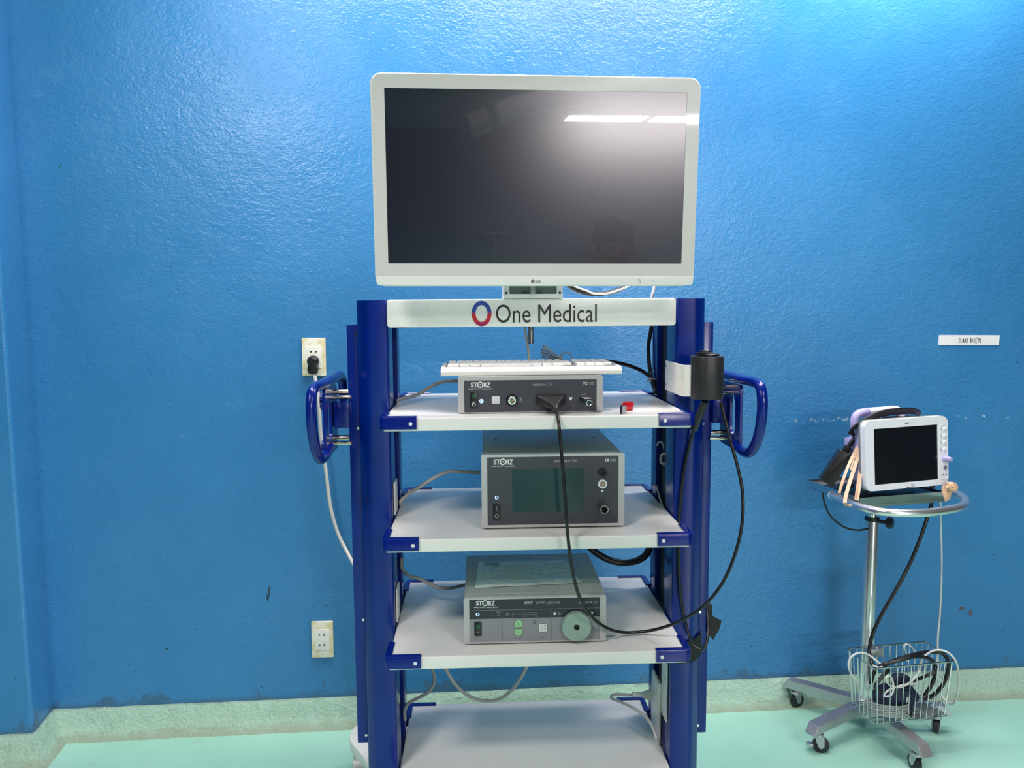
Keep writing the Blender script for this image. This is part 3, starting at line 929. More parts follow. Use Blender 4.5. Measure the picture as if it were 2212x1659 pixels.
# memory stick in the data port
us = F.rect(1628, 1700, 548, 574)
p = Vector((us[0], F.Y(), (us[2] + us[3]) / 2)) + orgT
st = thing('memory_stick', 'small silver memory stick with a ring, plugged into the charcoal telecam box', 'memory stick', CM @ Matrix.Translation(p) @ Matrix.Rotation(.12, 4, 'Z'))
wS = us[1] - us[0]
obj('shell', MB().prism(rr_pts(0, wS, -.0042, .0042, .002, 4), -.036, -.004, 'y', bev=.001), M['navy'], st)
obj('silver_cover', MB().box(.0005, wS - .0005, -.036, -.008, .0040, .0050, .0004), M['alu'], st)
obj('key_ring', MB().ring((wS / 2 + .002, -.038, -.004), (0, 1, .35), .0058, .0011, 24, 8), M['chrome'], st)

# ---- keyboard lying across it
yK = .072
kL, kR = cY(951.6, 806, yK), cY(1344.9, 802, yK)
KW = kR.x - kL.x
orgK = Vector((kL.x, yK, TEL_TOP + .0003))
KB = device('keyboard', 'white compact keyboard lying across the top of the telecam box', 'keyboard', orgK)
KD = .150
KB.matrix_world = CM @ Matrix.Translation(orgK) @ Matrix.Rotation(.012, 4, 'X') @ Matrix.Rotation(.006, 4, 'Z')
obj('keyboard_body', MB().prism(round_poly([(0, .0), (0, .010), (.012, .0175), (KD - .008, .0175), (KD, .012), (KD, 0)], [.002, .003, .004, .004, .003, .002], 3), 0, KW, 'x', bev=.003), M['kb'], KB)
obj('key_deck', MB().box(.010, KW - .010, .018, KD - .010, .0155, .0179), M['kbgap'], KB)
kmesh = {}
def key(x, y, w, d):
    kk = (round(w, 4), round(d, 4))
    if kk not in kmesh:
        m_ = MB()
        b, tp = .0008, .0022
        A = [m_.bm.verts.new((q[0], q[1], .0176)) for q in ((b, b), (w - b, b), (w - b, d - b), (b, d - b))]
        B = [m_.bm.verts.new((q[0], q[1], .0232)) for q in ((tp, tp), (w - tp, tp), (w - tp, d - tp * .7), (tp, d - tp * .7))]
        m_.bm.faces.new(B); m_.bm.faces.new(A[::-1])
        for k in range(4): m_.bm.faces.new((A[k], A[(k + 1) % 4], B[(k + 1) % 4], B[k]))
        o = obj('key', m_, M['key'], KB); kmesh[kk] = o.data
    else:
        o = link(bpy.data.objects.new('key', kmesh[kk]), KB)
    o.location = (x, y, 0)
u = (KW - .028) / 17.6
rowd = (KD - .034) / 6
for r_ in range(6):
    y = .020 + r_ * rowd
    x = .013
    rows = {0: [1.3, 1.1, 1.1, 5.4, 1.1, 1.1, 1.2], 1: [2.1] + [1] * 10 + [1.2], 2: [1.8] + [1] * 11 + [.5], 3: [1.5] + [1] * 11 + [.8], 4: [1] * 13 + [.3], 5: [.9] * 14}[r_]
    for w in rows:
        if w >= .8: key(x, y, w * u, rowd)
        x += w * u
    x = .013 + 13.6 * u
    for k in range(4):
        if r_ != 1 or k == 1 or True:
            if not (r_ == 0 and k == 3): key(x + k * u, y, u, rowd)

# folded cable of the keyboard, standing up behind it
pts = []
b0 = lambda x, y, yy: cY(*crop(900, 740, 4.608)(x, y), yy)
bundle = []
for k, (tx, ty) in enumerate(((1268, 32), (1252, 66), (1250, 100), (1262, 132))):
    d = .255 + .014 * k
    bundle += [b0(1480, 190 + k * 3, d), b0(1385, 118 + k * 20, d), b0(tx, ty, d), b0(tx - 5, ty + 14, d + .006), b0(1340, 108 + k * 24, d + .006), b0(1465, 192 + k * 3, d + .006)]
cab = bundle + [b0(1500, 200, .27), b0(1535, 190, .26), b0(1543, 150, .26), b0(1520, 108, .26), b0(1480, 98, .26), b0(1445, 118, .26), b0(1437, 150, .265), b0(1452, 185, .27), b0(1400, 200, .27), b0(1290, 186, .27), b0(1225, 178, .27), b0(1160, 196, .27), b0(1140, 214, .26)]
orgc = b0(1500, 205, .27)
single('keyboard_cable', MB().tube(cab, .0017, n=8, sm=4), M['cable_l'], CM, orgc, 'grey folded and looped thin cable standing behind the keyboard', 'cable')

# ---- insufflator, second shelf
yU = .060
orgU = cY(1194, 1138, yU); orgU.z = Z2
U = device('insufflator', 'tall charcoal-fronted box with dark green display on the second shelf', 'medical device', orgU)
F = Face(crop(1000, 920, 5.53), yU, orgU)
o, i, fr, case = front_frame(U, F, 222, 1930, 336, 1205, 292, 1858, 366, 1175, .36, orgU)
obj('front_panel', MB().box(i[0] - .001, i[1] + .001, F.Y(-.0012), F.Y(-.004), i[2] - .001, i[3] + .001), M['panel'], U)
for xx in (o[0] + .035, o[1] - .035):
    obj('case_screw', MB().cyl((xx, .215, o[3] - .002), (xx, .215, o[3] - .0008), .0045, n=14), M['black'], case)
maker_mark(U, F, 366, 600, 397, 463, 342, 625, 475, 488, 0, M['print_w'], P0 + .0006)
m_ = MB(); F.text(m_, 'endoflator', 1095, 1290, 398, 435, P0 + .0006); F.text(m_, '50', 1306, 1355, 400, 434, P0 + .0006); obj('model_lettering', m_, M['print_g'], U)
m_ = MB(); F.text(m_, '500', 1757, 1828, 393, 427, P0 + .0006); obj('model_lettering', m_, M['print_g'], U)
m_ = MB(); F.text(m_, 'UI', 1702, 1742, 392, 426, P0 + .0006, .03); obj('model_lettering', m_, M['print_w'], U)
r = F.rect(590, 1442, 514, 1024); obj('display', MB().box(r[0], r[1], F.Y(P0 + .0005), F.Y(-.003), r[2], r[3]), M['lcd'], U)
socket(U, 'socket', F, 1666, 552, [('socket', [(-.003, 50), (.004, 50), (.005, 46), (.005, 30), (0, 26), (0, 0)], 'black')], None)
socket(U, 'socket', F, 1667, 693, [('socket', [(-.003, 54), (.003, 54), (.0038, 50), (.0038, 36), (-.001, 35), (-.001, 0)], 'print_w'), ('socket_core', [(-.001, 30), (.0025, 29), (.0025, 0)], 'sock_tan')], None)
m_ = MB(); F.poly(m_, [(1645, 768), (1684, 768), (1665, 797)], P0 + .0006); obj('arrow_symbol', m_, M['print_w'], U)
socket(U, 'gas_outlet', F, 1668, 965, [('gas_outlet', [(-.003, 60), (.006, 60), (.007, 56), (.007, 52), (.018, 50), (.019, 47), (.005, 47)], 'panel'), ('outlet_rim', [(.006, 50), (.024, 52), (.026, 49), (.026, 40), (.006, 36), (.006, 0)], 'steel'), ('outlet_core', [(.006, 34), (.0065, 33), (.0065, 0)], 'channel')], None)
m_ = MB(); F.poly(m_, [(384, 838), (398, 845), (400, 880), (384, 872)], P0 + .0008); F.line(m_, 402, 838, 428, 856, .0009, P0 + .0008); F.line(m_, 402, 876, 428, 856, .0009, P0 + .0008); obj('status_light', m_, M['status'], U)
r = F.rect(360, 448, 940, 1122); sw = obj('power_switch', MB().box(r[0], r[1], F.Y(P0 + .003), F.Y(-.004), r[2], r[3], .0012), M['black'], U)
m_ = MB(); F.line(m_, 404, 962, 404, 1012, .0008, P0 + .0033); F.ringp(m_, 404, 1078, 18, 24, P0 + .0033); obj('switch_symbol', m_, M['print_g'], sw)

# ---- light source, third shelf
yL = .050
orgL = cY(1155, 1392, yL); orgL.z = Z3
LS = device('light_source', 'grey box with big round port and green arrow buttons on the third shelf', 'medical device', orgL)
F = Face(crop(980, 1190, 6.144), yL, orgL)
o, i, fr, case = front_frame(LS, F, 135, 2022, 612, 1212, 208, 1941, 632, 1194, .27, orgL, lid=0)
# raised lid behind the frame
lz = cY(*crop(980, 1190, 6.144)(1080, 545), yL + .01).z - orgL.z
lid = obj('lid', MB().box(o[0] + .002, o[1] - .002, F.Y(-.010), F.Y() + .272, o[3] - .004, lz, .003), M['case'], LS)
LID_TOP = Z3 + lz
P0 = -.0012
obj('front_panel', MB().box(i[0] - .001, i[1] + .001, F.Y(-.0012), F.Y(-.004), i[2] - .001, i[3] + .001), M['panel3'], LS)
r = F.rect(208, 1941, 632, 890); obj('marking_strip', MB().box(r[0], r[1], F.Y(P0 + .0004), F.Y(-.003), r[2], r[3]), M['panel2'], LS)
Q = P0 + .001
maker_mark(LS, F, 297, 550, 660, 728, 270, 583, 743, 758, 0, M['print_w'], Q)
m_ = MB(); F.text(m_, 'power', 1098, 1222, 674, 715, Q); F.text(m_, 'LED', 1240, 1322, 670, 706, Q); F.text(m_, '175', 1342, 1410, 669, 704, Q); obj('model_lettering', m_, M['print_g'], LS)
m_ = MB(); F.text(m_, '1614', 1728, 1836, 664, 700, Q); F.text(m_, '20', 1850, 1905, 663, 699, Q); obj('model_lettering', m_, M['print_g'], LS)
m_ = MB(); F.text(m_, '20', 1665, 1712, 665, 699, Q, .03); obj('model_lettering', m_, M['print_w'], LS)
m_ = MB(); F.poly(m_, [(946, 670), (1052, 667), (1036, 704), (930, 708)], Q); obj('slanted_badge', m_, M['print_g'], LS)
m_ = MB(); F.text(m_, 'SCB', 948, 1030, 677, 700, Q + .0003, .02, -.0); obj('badge_lettering', m_, M['panel2'], LS)
m_ = MB(); F.fill(m_, 208, 1941, 772, 777, Q); F.fill(m_, 640, 644, 777, 890, Q); F.fill(m_, 1290, 1294, 777, 890, Q); obj('division_lines', m_, M['panel3'], LS)
m_ = MB(); F.fill(m_, 640, 644, 892, 1192, Q); obj('division_line', m_, M['panel'], LS)
m_ = MB(); F.fill(m_, 1290, 1294, 892, 1192, Q); obj('division_line', m_, M['panel'], LS)
m_ = MB(); F.poly(m_, [(296, 822), (312, 830), (316, 866), (296, 858)], Q); F.line(m_, 318, 824, 347, 845, .0009, Q); F.line(m_, 318, 866, 347, 845, .0009, Q); obj('status_light', m_, M['status'], LS)
m_ = MB(); F.text(m_, '8', 492, 530, 806, 866, Q); obj('digit_window', m_, M['panel'], LS)
m_ = MB(); F.text(m_, 'MODE', 566, 620, 806, 830, Q); F.ringp(m_, 592, 856, 7, 12, Q); F.fill(m_, 592, 604, 854, 858, Q); obj('mode_marks', m_, M['print_g'], LS)
m_ = MB(); F.ringp(m_, 712, 838, 13, 18, Q)
for k in range(8):
    a = 2 * PI * k / 8
    F.line(m_, 712 + 20 * math.cos(a), 838 + 20 * math.sin(a), 712 + 27 * math.cos(a), 838 + 27 * math.sin(a), .0006, Q)
F.fill(m_, 780, 1096, 818, 822, Q); F.fill(m_, 780, 1096, 842, 846, Q); F.fill(m_, 780, 784, 818, 878, Q); F.fill(m_, 1092, 1096, 818, 852, Q); F.fill(m_, 936, 939, 846, 858, Q)
F.text(m_, '50', 925, 952, 860, 874, Q); F.text(m_, '100%', 1070, 1122, 860, 874, Q); obj('scale_marks', m_, M['print_g'], LS)
m_ = MB(); F.ringp(m_, 1396, 829, 15, 19, Q, 20, 330); F.line(m_, 1398, 829, 1428, 829, .0006, Q); obj('output_symbol', m_, M['print_g'], LS)
m_ = MB(); F.poly(m_, [(1325, 850), (1325, 822), (1340, 806), (1355, 822), (1355, 850)], Q); heart(m_, F, 1838, 824, 18, Q); obj('warning_symbols', m_, M['print_w'], LS)
r = F.rect(275, 370, 942, 1127); sw = obj('power_switch', MB().box(r[0], r[1], F.Y(P0 + .003), F.Y(-.004), r[2], r[3], .0012), M['black'], LS)
r = F.rect(302, 345, 975, 1036); obj('switch_lens', MB().box(r[0], r[1], F.Y(P0 + .0036), F.Y(0), r[2], r[3], .0006), M['green_lens'], sw)
m_ = MB(); F.ringp(m_, 320, 1082, 8, 13, P0 + .0034); obj('switch_symbol', m_, M['print_w'], sw)
for sgn, pp in ((1, [(810, 1012), (810, 946), (860, 906), (912, 944), (912, 1010)]), (-1, [(810, 1040), (912, 1037), (912, 1096), (862, 1133), (810, 1098)])):
    pts = [F(x, y) for x, y in pp]
    bt = obj('arrow_button', MB().prism(round_poly(pts, .0012, 3), F.Y(P0 + .0024), F.Y(0), 'y', bev=.0006), M['green_btn'], LS)
    m_ = MB(); cy = 970 if sgn > 0 else 1077
    F.line(m_, 835, cy, 886, cy, .0008, P0 + .0027)
    if sgn > 0: F.line(m_, 860, cy - 24, 860, cy + 24, .0008, P0 + .0027)
    obj('button_symbol', m_, M['print_d'], bt)
m_ = MB(); F.ringp(m_, 1077, 942, 17, 22, Q); obj('standby_ring', m_, M['panel'], LS)
r = F.rect(1135, 1237, 970, 1066); bt = obj('standby_button', MB().box(r[0], r[1], F.Y(P0 + .0022), F.Y(0), r[2], r[3], .0012), M['print_w'], LS)
m_ = MB(); F.ringp(m_, 1186, 1020, 27, 33, P0 + .0026, 130, 410); F.line(m_, 1186, 995, 1186, 1022, .0009, P0 + .0026); F.circ(m_, 1216, 990, 8, P0 + .0026); obj('button_symbol', m_, M['print_d'], bt)
for x0, x1 in ((288, 342), (818, 896), (1144, 1216)):
    m_ = MB(); F.text(m_, {288: 'Power', 818: 'Intensity', 1144: 'Standby'}[x0], x0, x1, {288: 1162, 818: 1152, 1144: 1144}[x0], {288: 1174, 818: 1166, 1144: 1158}[x0], Q); obj('button_caption', m_, M['panel'], LS)
socket(LS, 'light_port', F, 1624, 985, [('light_port', [(-.002, 196), (.010, 196), (.0115, 193), (.0125, 186), (.0125, 42), (.010, 39), (.003, 39)], 'knobgrey'), ('port_rim', [(.004, 38.5), (.0128, 38.5), (.013, 36), (.006, 28), (.006, 0)], 'steel'), ('port_hole', [(.0065, 26), (.0070, 26), (.0070, 0)], 'channel')], None, 48)

# wrinkled printed sheet in clear plastic on its lid
cs_ = crop(980, 1190, 6.144)
def onz(x, y, z):
    p = CM.inverted() @ atZ(*cs_(x, y), z); return p
q00, q10, q11, q01 = onz(285, 500, LID_TOP), onz(1700, 430, LID_TOP), onz(1490, 128, LID_TOP), onz(330, 150, LID_TOP)
m_ = MB(); nu, nv = 90, 60
G = []
orgS = (q00 + q10 + q11 + q01) / 4
for a in range(nu + 1):
    col_ = []
    for b in range(nv + 1):
        fu, fv = a / nu, b / nv
        p = q00.lerp(q10, fu).lerp(q01.lerp(q11, fu), fv)
        e = abs(mnoise.noise(Vector((p.x * 26 + 5, p.y * 60, 1)))) * .004 + abs(mnoise.noise(Vector((p.x * 60 - p.y * 40, p.y * 46 + p.x * 30, 4)))) * .0030
        ed = min(fu, 1 - fu, fv, 1 - fv)
        p.z = LID_TOP + .0008 + e * min(1, .25 + ed * 8)
        if fv < .12: p.z += .003 * math.sin(fv / .12 * PI)
        col_.append(m_.bm.verts.new(p))
    G.append(col_)
for a in range(nu):
    for b in range(nv):
        m_.bm.faces.new((G[a][b], G[a + 1][b], G[a + 1][b + 1], G[a][b + 1]))
def sheet_mat():
    m, N, L, b = newmat('printed_sheet_in_clear_plastic')
    tc = N.new('ShaderNodeTexCoord'); sp = N.new('ShaderNodeSeparateXYZ'); L.new(tc.outputs['Object'], sp.inputs[0])
    X, Y = sp.outputs[0], sp.outputs[1]
    lines = maprange(N, L, math_node(N, L, 'ABSOLUTE', math_node(N, L, 'SINE', math_node(N, L, 'MULTIPLY', Y, 420))), .82, .95)
    words = maprange(N, L, noise(N, L, tc.outputs['Object'], 95, 3), .5, .56)
    inx = math_node(N, L, 'MULTIPLY', maprange(N, L, X, -.085, -.082), maprange(N, L, X, .078, .075))
    iny = math_node(N, L, 'MULTIPLY', maprange(N, L, Y, -.050, -.048), maprange(N, L, Y, .055, .052))
    f = math_node(N, L, 'MULTIPLY', math_node(N, L, 'MULTIPLY', lines, words), math_node(N, L, 'MULTIPLY', inx, iny))
    col = mix_col(N, L, math_node(N, L, 'MULTIPLY', f, .45), srgb(176, 190, 186), srgb(90, 104, 108))
    L.new(col, b.inputs['Base Color']); b.inputs['Roughness'].default_value = .45
    b.inputs['Coat Weight'].default_value = .8; b.inputs['Coat Roughness'].default_value = .12
    return m
sh_ = single('instruction_sheet', m_, sheet_mat(), CM, orgS, 'wrinkled printed sheet in clear plastic lying on top of the grey light box', 'sheet', ang=180)
def on_sheet(mb, s, x0, x1, y0, y1, bold=0.0):
    vs, fs = text_mesh(s, bold)
    V = []
    for uu, vv in vs:
        p = onz(x0 + uu * (x1 - x0), y1 + vv * (y0 - y1), LID_TOP + .0055) - orgS
        V.append(mb.bm.verts.new((p.x, p.y, LID_TOP + .0062 - orgS.z)))
    for f in fs:
        try: mb.bm.faces.new([V[i] for i in f])
        except ValueError: pass
    return mb
obj('sheet_heading', on_sheet(MB(), 'STORZ', 412, 600, 158, 188, .03), M['print_k'], sh_)

# ---- small caps on the top shelf
p = CM.inverted() @ atZ(1357, 886, Z1); pr = p
rc = thing('red_cap', 'small glossy red connector cap on the top shelf', 'cap', CM @ Matrix.Translation(p))
obj('cap_body', MB().lathe([(0, .006), (.001, .0095), (.004, .0112), (.012, .0118), (.0175, .0112), (.018, .0095), (.0165, .009), (.006, .0085), (.006, 0)], (0, 0, 0), (0, 0, 1), 24), M['red'], rc)
obj('cap_lug', MB().tube([(-.011, -.002, .012), (-.014, -.004, .013), (-.0135, -.008, .010)], .0022, n=8), M['red'], rc)
p = CM.inverted() @ atZ(1346, 894, Z1)
sc_ = thing('silver_cap', 'silver and dark blue plug cap standing beside the red cap on the top shelf', 'cap', CM @ Matrix.Translation(p) @ Matrix.Rotation(.5, 4, 'Z'))
obj('cap_shell', MB().prism(round_poly([(-.006, 0), (.006, 0), (.006, .0185), (-.006, .0185)], [.001, .001, .004, .004]), -.0035, .0035, 'y', bev=.0008), M['navy'], sc_)
obj('silver_cover', MB().prism(round_poly([(-.0055, .0005), (.0055, .0005), (.0055, .0182), (-.0055, .0182)], [.001, .001, .004, .004]), -.0044, -.0034, 'y', bev=.0003), M['alu'], sc_)

# ---- camera head holder on the right post
pb = [cY(1443, 780, .195), cY(1470, 787, .062)]
hl = device('camera_head_holder', 'black cup holder on a white bent bracket at the right post beside the top shelf', 'holder', (.368, .05, 1.152))
oH = Vector((.368, .05, 1.152))
zb0, zb1 = 1.1565, 1.2235
pl = [(.3170, .196), (.3170, .062), (.3215, .052), (.3345, .050), (.3345, .047), (.3195, .047), (.3140, .058), (.3140, .196)]
obj('bracket', MB().prism([(a, b) for a, b in pl], zb0, zb1, 'z', off if False else 0.0).shift(-oH), M['white'], hl)
for z in (1.170, 1.213):
    obj('bolt', MB().cyl((.3141, .180, z), (.3115, .180, z), .0042, n=6).shift(-oH), M['chrome'], hl)
cup = rr_pts(.3335, .402, .016, .086, .030, 8)
obj('cup', MB().prism(cup, 1.1515, 1.2425, 'z', bev=.003).shift(-oH), M['cup'], hl)
obj('cup_slot', MB().box(.3330, .3345, .040, .050, 1.158, 1.236).shift(-oH), M['channel'], hl)

# camera head resting in the cup, and its cable back to the telecam box
oC = Vector((.368, .051, 1.2425))
chd = device('endoscope_camera', 'black endoscope camera with stepped round cap resting in the black cup holder', 'camera', oC)
obj('head_collar', MB().lathe([(0, .0255), (.0045, .0255), (.006, .023)], (0, 0, 0), (0, 0, 1), 28), M['black'], chd)
obj('head_cap', MB().lathe([(.005, .019), (.0075, .019), (.0085, .013), (.011, .0125), (.012, .011), (.012, 0)], (-.005, -.003, 0), (0, 0, 1), 28), M['black'], chd)
q = lambda x, y, yy: cY(x, y, yy)
cable = [q(1193, 884, .030), q(1203, 893, .004), q(1207, 915, -.020), q(1212, 970, -.028), q(1219, 1050, -.030), q(1225, 1140, -.030), q(1236, 1230, -.022), q(1254, 1295, -.004), q(1282, 1336, .018), q(1312, 1357, .040), q(1345, 1366, .070), q(1385, 1365, .074), q(1430, 1356, .050), q(1478, 1337, .010), q(1522, 1307, -.010), q(1562, 1257, -.020), q(1590, 1190, -.020), q(1603, 1130, -.012), q(1604, 1065, .0), q(1595, 1015, .015), q(1580, 960, .03), q(1566, 905, .042), q(1557, 868, .047)]
cp = thing('camera_cable', 'long black camera cable looping from the telecam plug across the shelves to the cup holder', 'cable', CM @ Matrix.Translation(cable[0]))
obj('cord', MB().tube(cable, .0035, n=12, sm=8).shift(-cable[0]), M['cable_k'], cp)
Fc = Face(crop(900, 740, 4.608), yT - .018, cable[0])
# the broad plug: a rectangular shell tapering into the cord
m_ = MB(); rings = []
secs = [(yT - .0005, (1193, 1490, 516, 612)), (yT - .010, (1196, 1488, 520, 612)), (yT - .018, (1215, 1470, 535, 622)), (yT - .026, (1262, 1445, 558, 638)), (yT - .034, (1318, 1425, 590, 655)), (yT - .042, (1348, 1408, 622, 672)), (yT - .050, (1366, 1402, 650, 690))]
for yy, (x0, x1, y0, y1) in secs:
    Fq = Face(crop(900, 740, 4.608), yy, cable[0])
    r = Fq.rect(x0, x1, y0, y1)
    rings.append([m_.bm.verts.new((p[0], yy - cable[0].y, p[1])) for p in rr_pts(r[0], r[1], r[2], r[3], min(.004, (r[3] - r[2]) * .4), 4)])
for A, B in zip(rings, rings[1:]):
    for k in range(len(A)):
        m_.bm.faces.new((A[k], A[(k + 1) % len(A)], B[(k + 1) % len(B)], B[k]))
m_.bm.faces.new(rings[0]); m_.bm.faces.new(rings[-1])
bmesh.ops.recalc_face_normals(m_.bm, faces=m_.bm.faces)
obj('plug', m_, M['cup'], cp, ang=50)

# ================================================================== CABLES OF THE CART
def settle(pts, r):
    out = []
    for p in pts:
        p = Vector(p)
        for zt in (Z1, Z2, Z3, Z4):
            if abs(p.x - CC) < .33 and -.012 < p.y < .475 and zt - SH_T - r - .004 < p.z < zt + r + .004:
                p.z = zt + r + .004 if p.z > zt - .014 else zt - SH_T - r - .003
        # beside a post: keep out of its inner face, or slip into its channel
        for s in (-1, 1):
            d = s * (p.x - CC)
            if .3215 - r < d < .40 and .149 < p.y < .395:
                p.x = CC + s * (.3205 - r - .0008)
        out.append(p)
    return out
def cable(name, label, pts, r, mat, M_=None, cat='cable', n=10, sm=7, group=None):
    pts = [Vector(p) for p in pts] if M_ is not None else settle(pts, r)
    return single(name, MB().tube(pts, r, n=n, sm=sm), M[mat], CM if M_ is None else M_, pts[0], label, cat, group, 60)
cable('device_cable', 'grey cable bending from the telecam box down to the left post', [q(1000, 822, .32), q(985, 823, .32), q(955, 825, .31), q(927, 837, .30), q(903, 852, .29), q(874, 860, .28), q(846, 864, .27), q(838, 872, .27)], .0042, 'cable_g')
cable('device_cable', 'light grey cable arching from the tall insufflator box to the left post', [q(1037, 1021, .32), q(1000, 1019, .31), q(968, 1019, .31), q(938, 1032, .30), q(906, 1052, .29), q(880, 1068, .28), q(858, 1084, .27), q(848, 1092, .28)], .0046, 'cable_l')
cable('device_cable', 'grey cable sagging between the left post and the light source box', [q(1022, 1262, .30), q(1002, 1264, .30), q(976, 1270, .28), q(950, 1270, .27), q(930, 1262, .27), q(906, 1250, .27), q(884, 1244, .27), q(866, 1228, .28), q(855, 1205, .28)], .0042, 'cable_g')
cable('device_cable', 'grey cable curving from under the third shelf to the lower left post', [q(932, 1438, .33), q(938, 1462, .33), q(937, 1478, .33), q(927, 1494, .32), q(903, 1508, .30), q(882, 1520, .28), q(868, 1534, .27), q(861, 1556, .27)], .0042, 'cable_g')
cable('hanging_cable', 'light grey cable hanging in a loop beneath the third shelf', [q(955, 1432, .33), q(966, 1450, .33), q(985, 1480, .33), q(1012, 1503, .33), q(1042, 1513, .33), q(1076, 1511, .33), q(1104, 1492, .33), q(1126, 1463, .33), q(1140, 1436, .33)], .0042, 'cable_l')
cable('hanging_cable', 'thick black cable sagging beneath the second shelf at the right', [q(1270, 1178, .38), q(1285, 1192, .38), q(1312, 1208, .38), q(1345, 1216, .38), q(1374, 1212, .37), q(1393, 1201, .36), q(1401, 1188, .35), q(1408, 1170, .34)], .0092, 'cable_k')
cable('monitor_cable', 'black cable dropping from behind the header along the right post', [q(1409, 690, .40), q(1406, 715, .40), q(1401, 745, .40), q(1402, 780, .39), q(1408, 808, .37), q(1416, 832, .34), q(1424, 848, .31)], .0052, 'cable_k')
cable('monitor_cable', 'black cable arching from behind the keyboard to the right post', [q(1228, 790, .25), q(1250, 784, .27), q(1290, 780, .30), q(1330, 783, .32), q(1365, 792, .34), q(1392, 805, .35), q(1411, 822, .34), q(1422, 840, .33)], .0048, 'cable_k')
cable('monitor_cable', 'thin white cable beside the black ones going into the right post', [q(1411, 800, .39), q(1408, 824, .36), q(1412, 844, .34), q(1418, 856, .32)], .0024, 'cable_w')
single('cable_tie', MB().ring(q(1411, 820, .345), (.25, .2, 1), .0105, .0016, 24, 6).box(-.006, .006, -.003, .003, -.002, .002, M=Matrix.Translation(q(1402, 822, .34))), M['cable_w'], CM, q(1411, 820, .345), 'white tie bundling the black cables beside the right post', 'cable tie')
cable('monitor_cable', 'black and white cable pair sagging just under the big monitor, the black one', [q(1222, 612, .16), q(1240, 624, .16), q(1262, 632, .16), q(1290, 635, .16), q(1320, 631, .16), q(1345, 622, .16), q(1362, 610, .16)], .0052, 'cable_k')
cable('monitor_cable', 'thin white cable sagging beside the black one just under the big monitor', [q(1226, 610, .155), q(1250, 622, .155), q(1268, 628, .155), q(1282, 634, .155), q(1310, 634, .155), q(1338, 626, .155), q(1370, 612, .155)], .0022, 'cable_w')
cable('monitor_cable', 'short white cable dropping from the monitor behind the right end of the header', [q(1412, 606, .34), q(1413, 622, .34), q(1411, 640, .37), q(1410, 668, .41), q(1409, 690, .41)], .0040, 'cable_w')
cable('thin_cable', 'grey thin cable hanging below the header beside the steel conduit', [q(1133, 700, .21), q(1136, 725, .21), q(1141, 755, .215), q(1143, 785, .22), q(1144, 800, .23)], .0030, 'cable_l')

# second black cord: from the cup down behind the guards, looping round by the tape
cable('holder_cord', 'black cord running down the right post from the cup to the taped loop', [q(1521, 867, .078), q(1515, 885, .085), q(1502, 920, .120), q(1490, 958, .136), q(1478, 1015, .139), q(1470, 1080, .140), q(1466, 1160, .140), q(1467, 1240, .140), q(1472, 1300, .138), q(1482, 1350, .134), q(1495, 1388, .120), q(1508, 1402, .108), q(1519, 1402, .105), q(1527, 1385, .11), q(1530, 1355, .125), q(1528, 1325, .14), q(1526, 1302, .155)], .0036, 'cable_k')
single('cord_sleeve', MB().tube([q(1523, 866, .072), q(1513, 892, .090), q(1500, 926, .124)], .0085, n=12, sm=6), M['cup'], CM, q(1523, 866, .072), 'thick black sleeve on the cord just under the cup holder', 'cable sleeve')
# black tape round the post with a loose torn end
tz0, tz1 = q(1508, 1428, .147).z, q(1508, 1382, .147).z
px = CC + .369
tp = thing('black_tape', 'black tape wrapped round the right post by the third shelf, with a torn loose end', 'tape', CM @ Matrix.Translation((px, .150, (tz0 + tz1) / 2)))
oo = Vector((px, .150, (tz0 + tz1) / 2))
w_ = tz1 - tz0
obj('wrap', MB().band([(CC + .330, .1448, oo.z - .006), (CC + .3694, .1435, oo.z), (CC + .3975, .1690, oo.z + .006), (CC + .3978, .185, oo.z + .008)], w_, .0016, (0, 0, 1), sm=1).shift(-oo), M['tape'], tp)
fl = [q(x, y, .19) for x, y in ((1528, 1321), (1540, 1333), (1558, 1342), (1556, 1352), (1551, 1366), (1547, 1370), (1541, 1383), (1527, 1367))]
m_ = MB()
A = [m_.bm.verts.new(p - oo) for p in fl]; B = [m_.bm.verts.new(p - oo + Vector((.002, .004, 0))) for p in fl]
m_.bm.faces.new(A); m_.bm.faces.new(B[::-1])
for k in range(len(A)): m_.bm.faces.new((A[k], B[k], B[(k + 1) % len(A)], A[(k + 1) % len(A)]))
bmesh.ops.recalc_face_normals(m_.bm, faces=m_.bm.faces)
obj('loose_end', m_, M['tape'], tp)
p = q(1529, 1322, .21)
single('clamp_block', MB().prism(rr_pts(p.x - .012, p.x + .010, p.z - .030, p.z + .022, .008), .205, .245, 'y', bev=.003), M['black'], CM, p, 'small black rounded clamp on the outer side of the right post above the tape', 'clamp')

# plug and white cord low inside the right post
psx = CC + .3135
stp = device('power_strip', 'white upright power strip inside the lower right post above the bottom shelf', 'power strip', (psx, .235, .40))
ops = Vector((psx, .235, .40))
pz0, pz1 = Z4 + .004, cY(1433, 1462, .26).z
obj('strip_body', MB().box(psx - .004, psx + .0035, .225, .300, pz0, pz1, .002).shift(-ops), M['white'], stp)
pg = cY(1412, 1500, .30)
plg = thing('plug', 'white plug with ribbed neck low inside the right post', 'plug', CM @ Matrix.Translation(pg))
obj('plug_body', MB().lathe([(0, .007), (.012, .011), (.022, .015), (.036, .016), (.040, .012), (.040, 0)], (-.030, 0, 0), (1, 0, -.06), 18), M['cable_w'], plg)
obj('neck', MB().lathe(corrug(0, .030, .0062, .006), (-.056, 0, .0016), (1, 0, -.06), 14), M['cable_w'], plg)
ct = [q(1388, 1502, .30), q(1360, 1501, .31), q(1335, 1500, .32), q(1322, 1502, .32), q(1321, 1508, .31), q(1340, 1516, .29), q(1372, 1532, .26), q(1395, 1549, .24), q(1409, 1570, .225), q(1418, 1596, .21)]
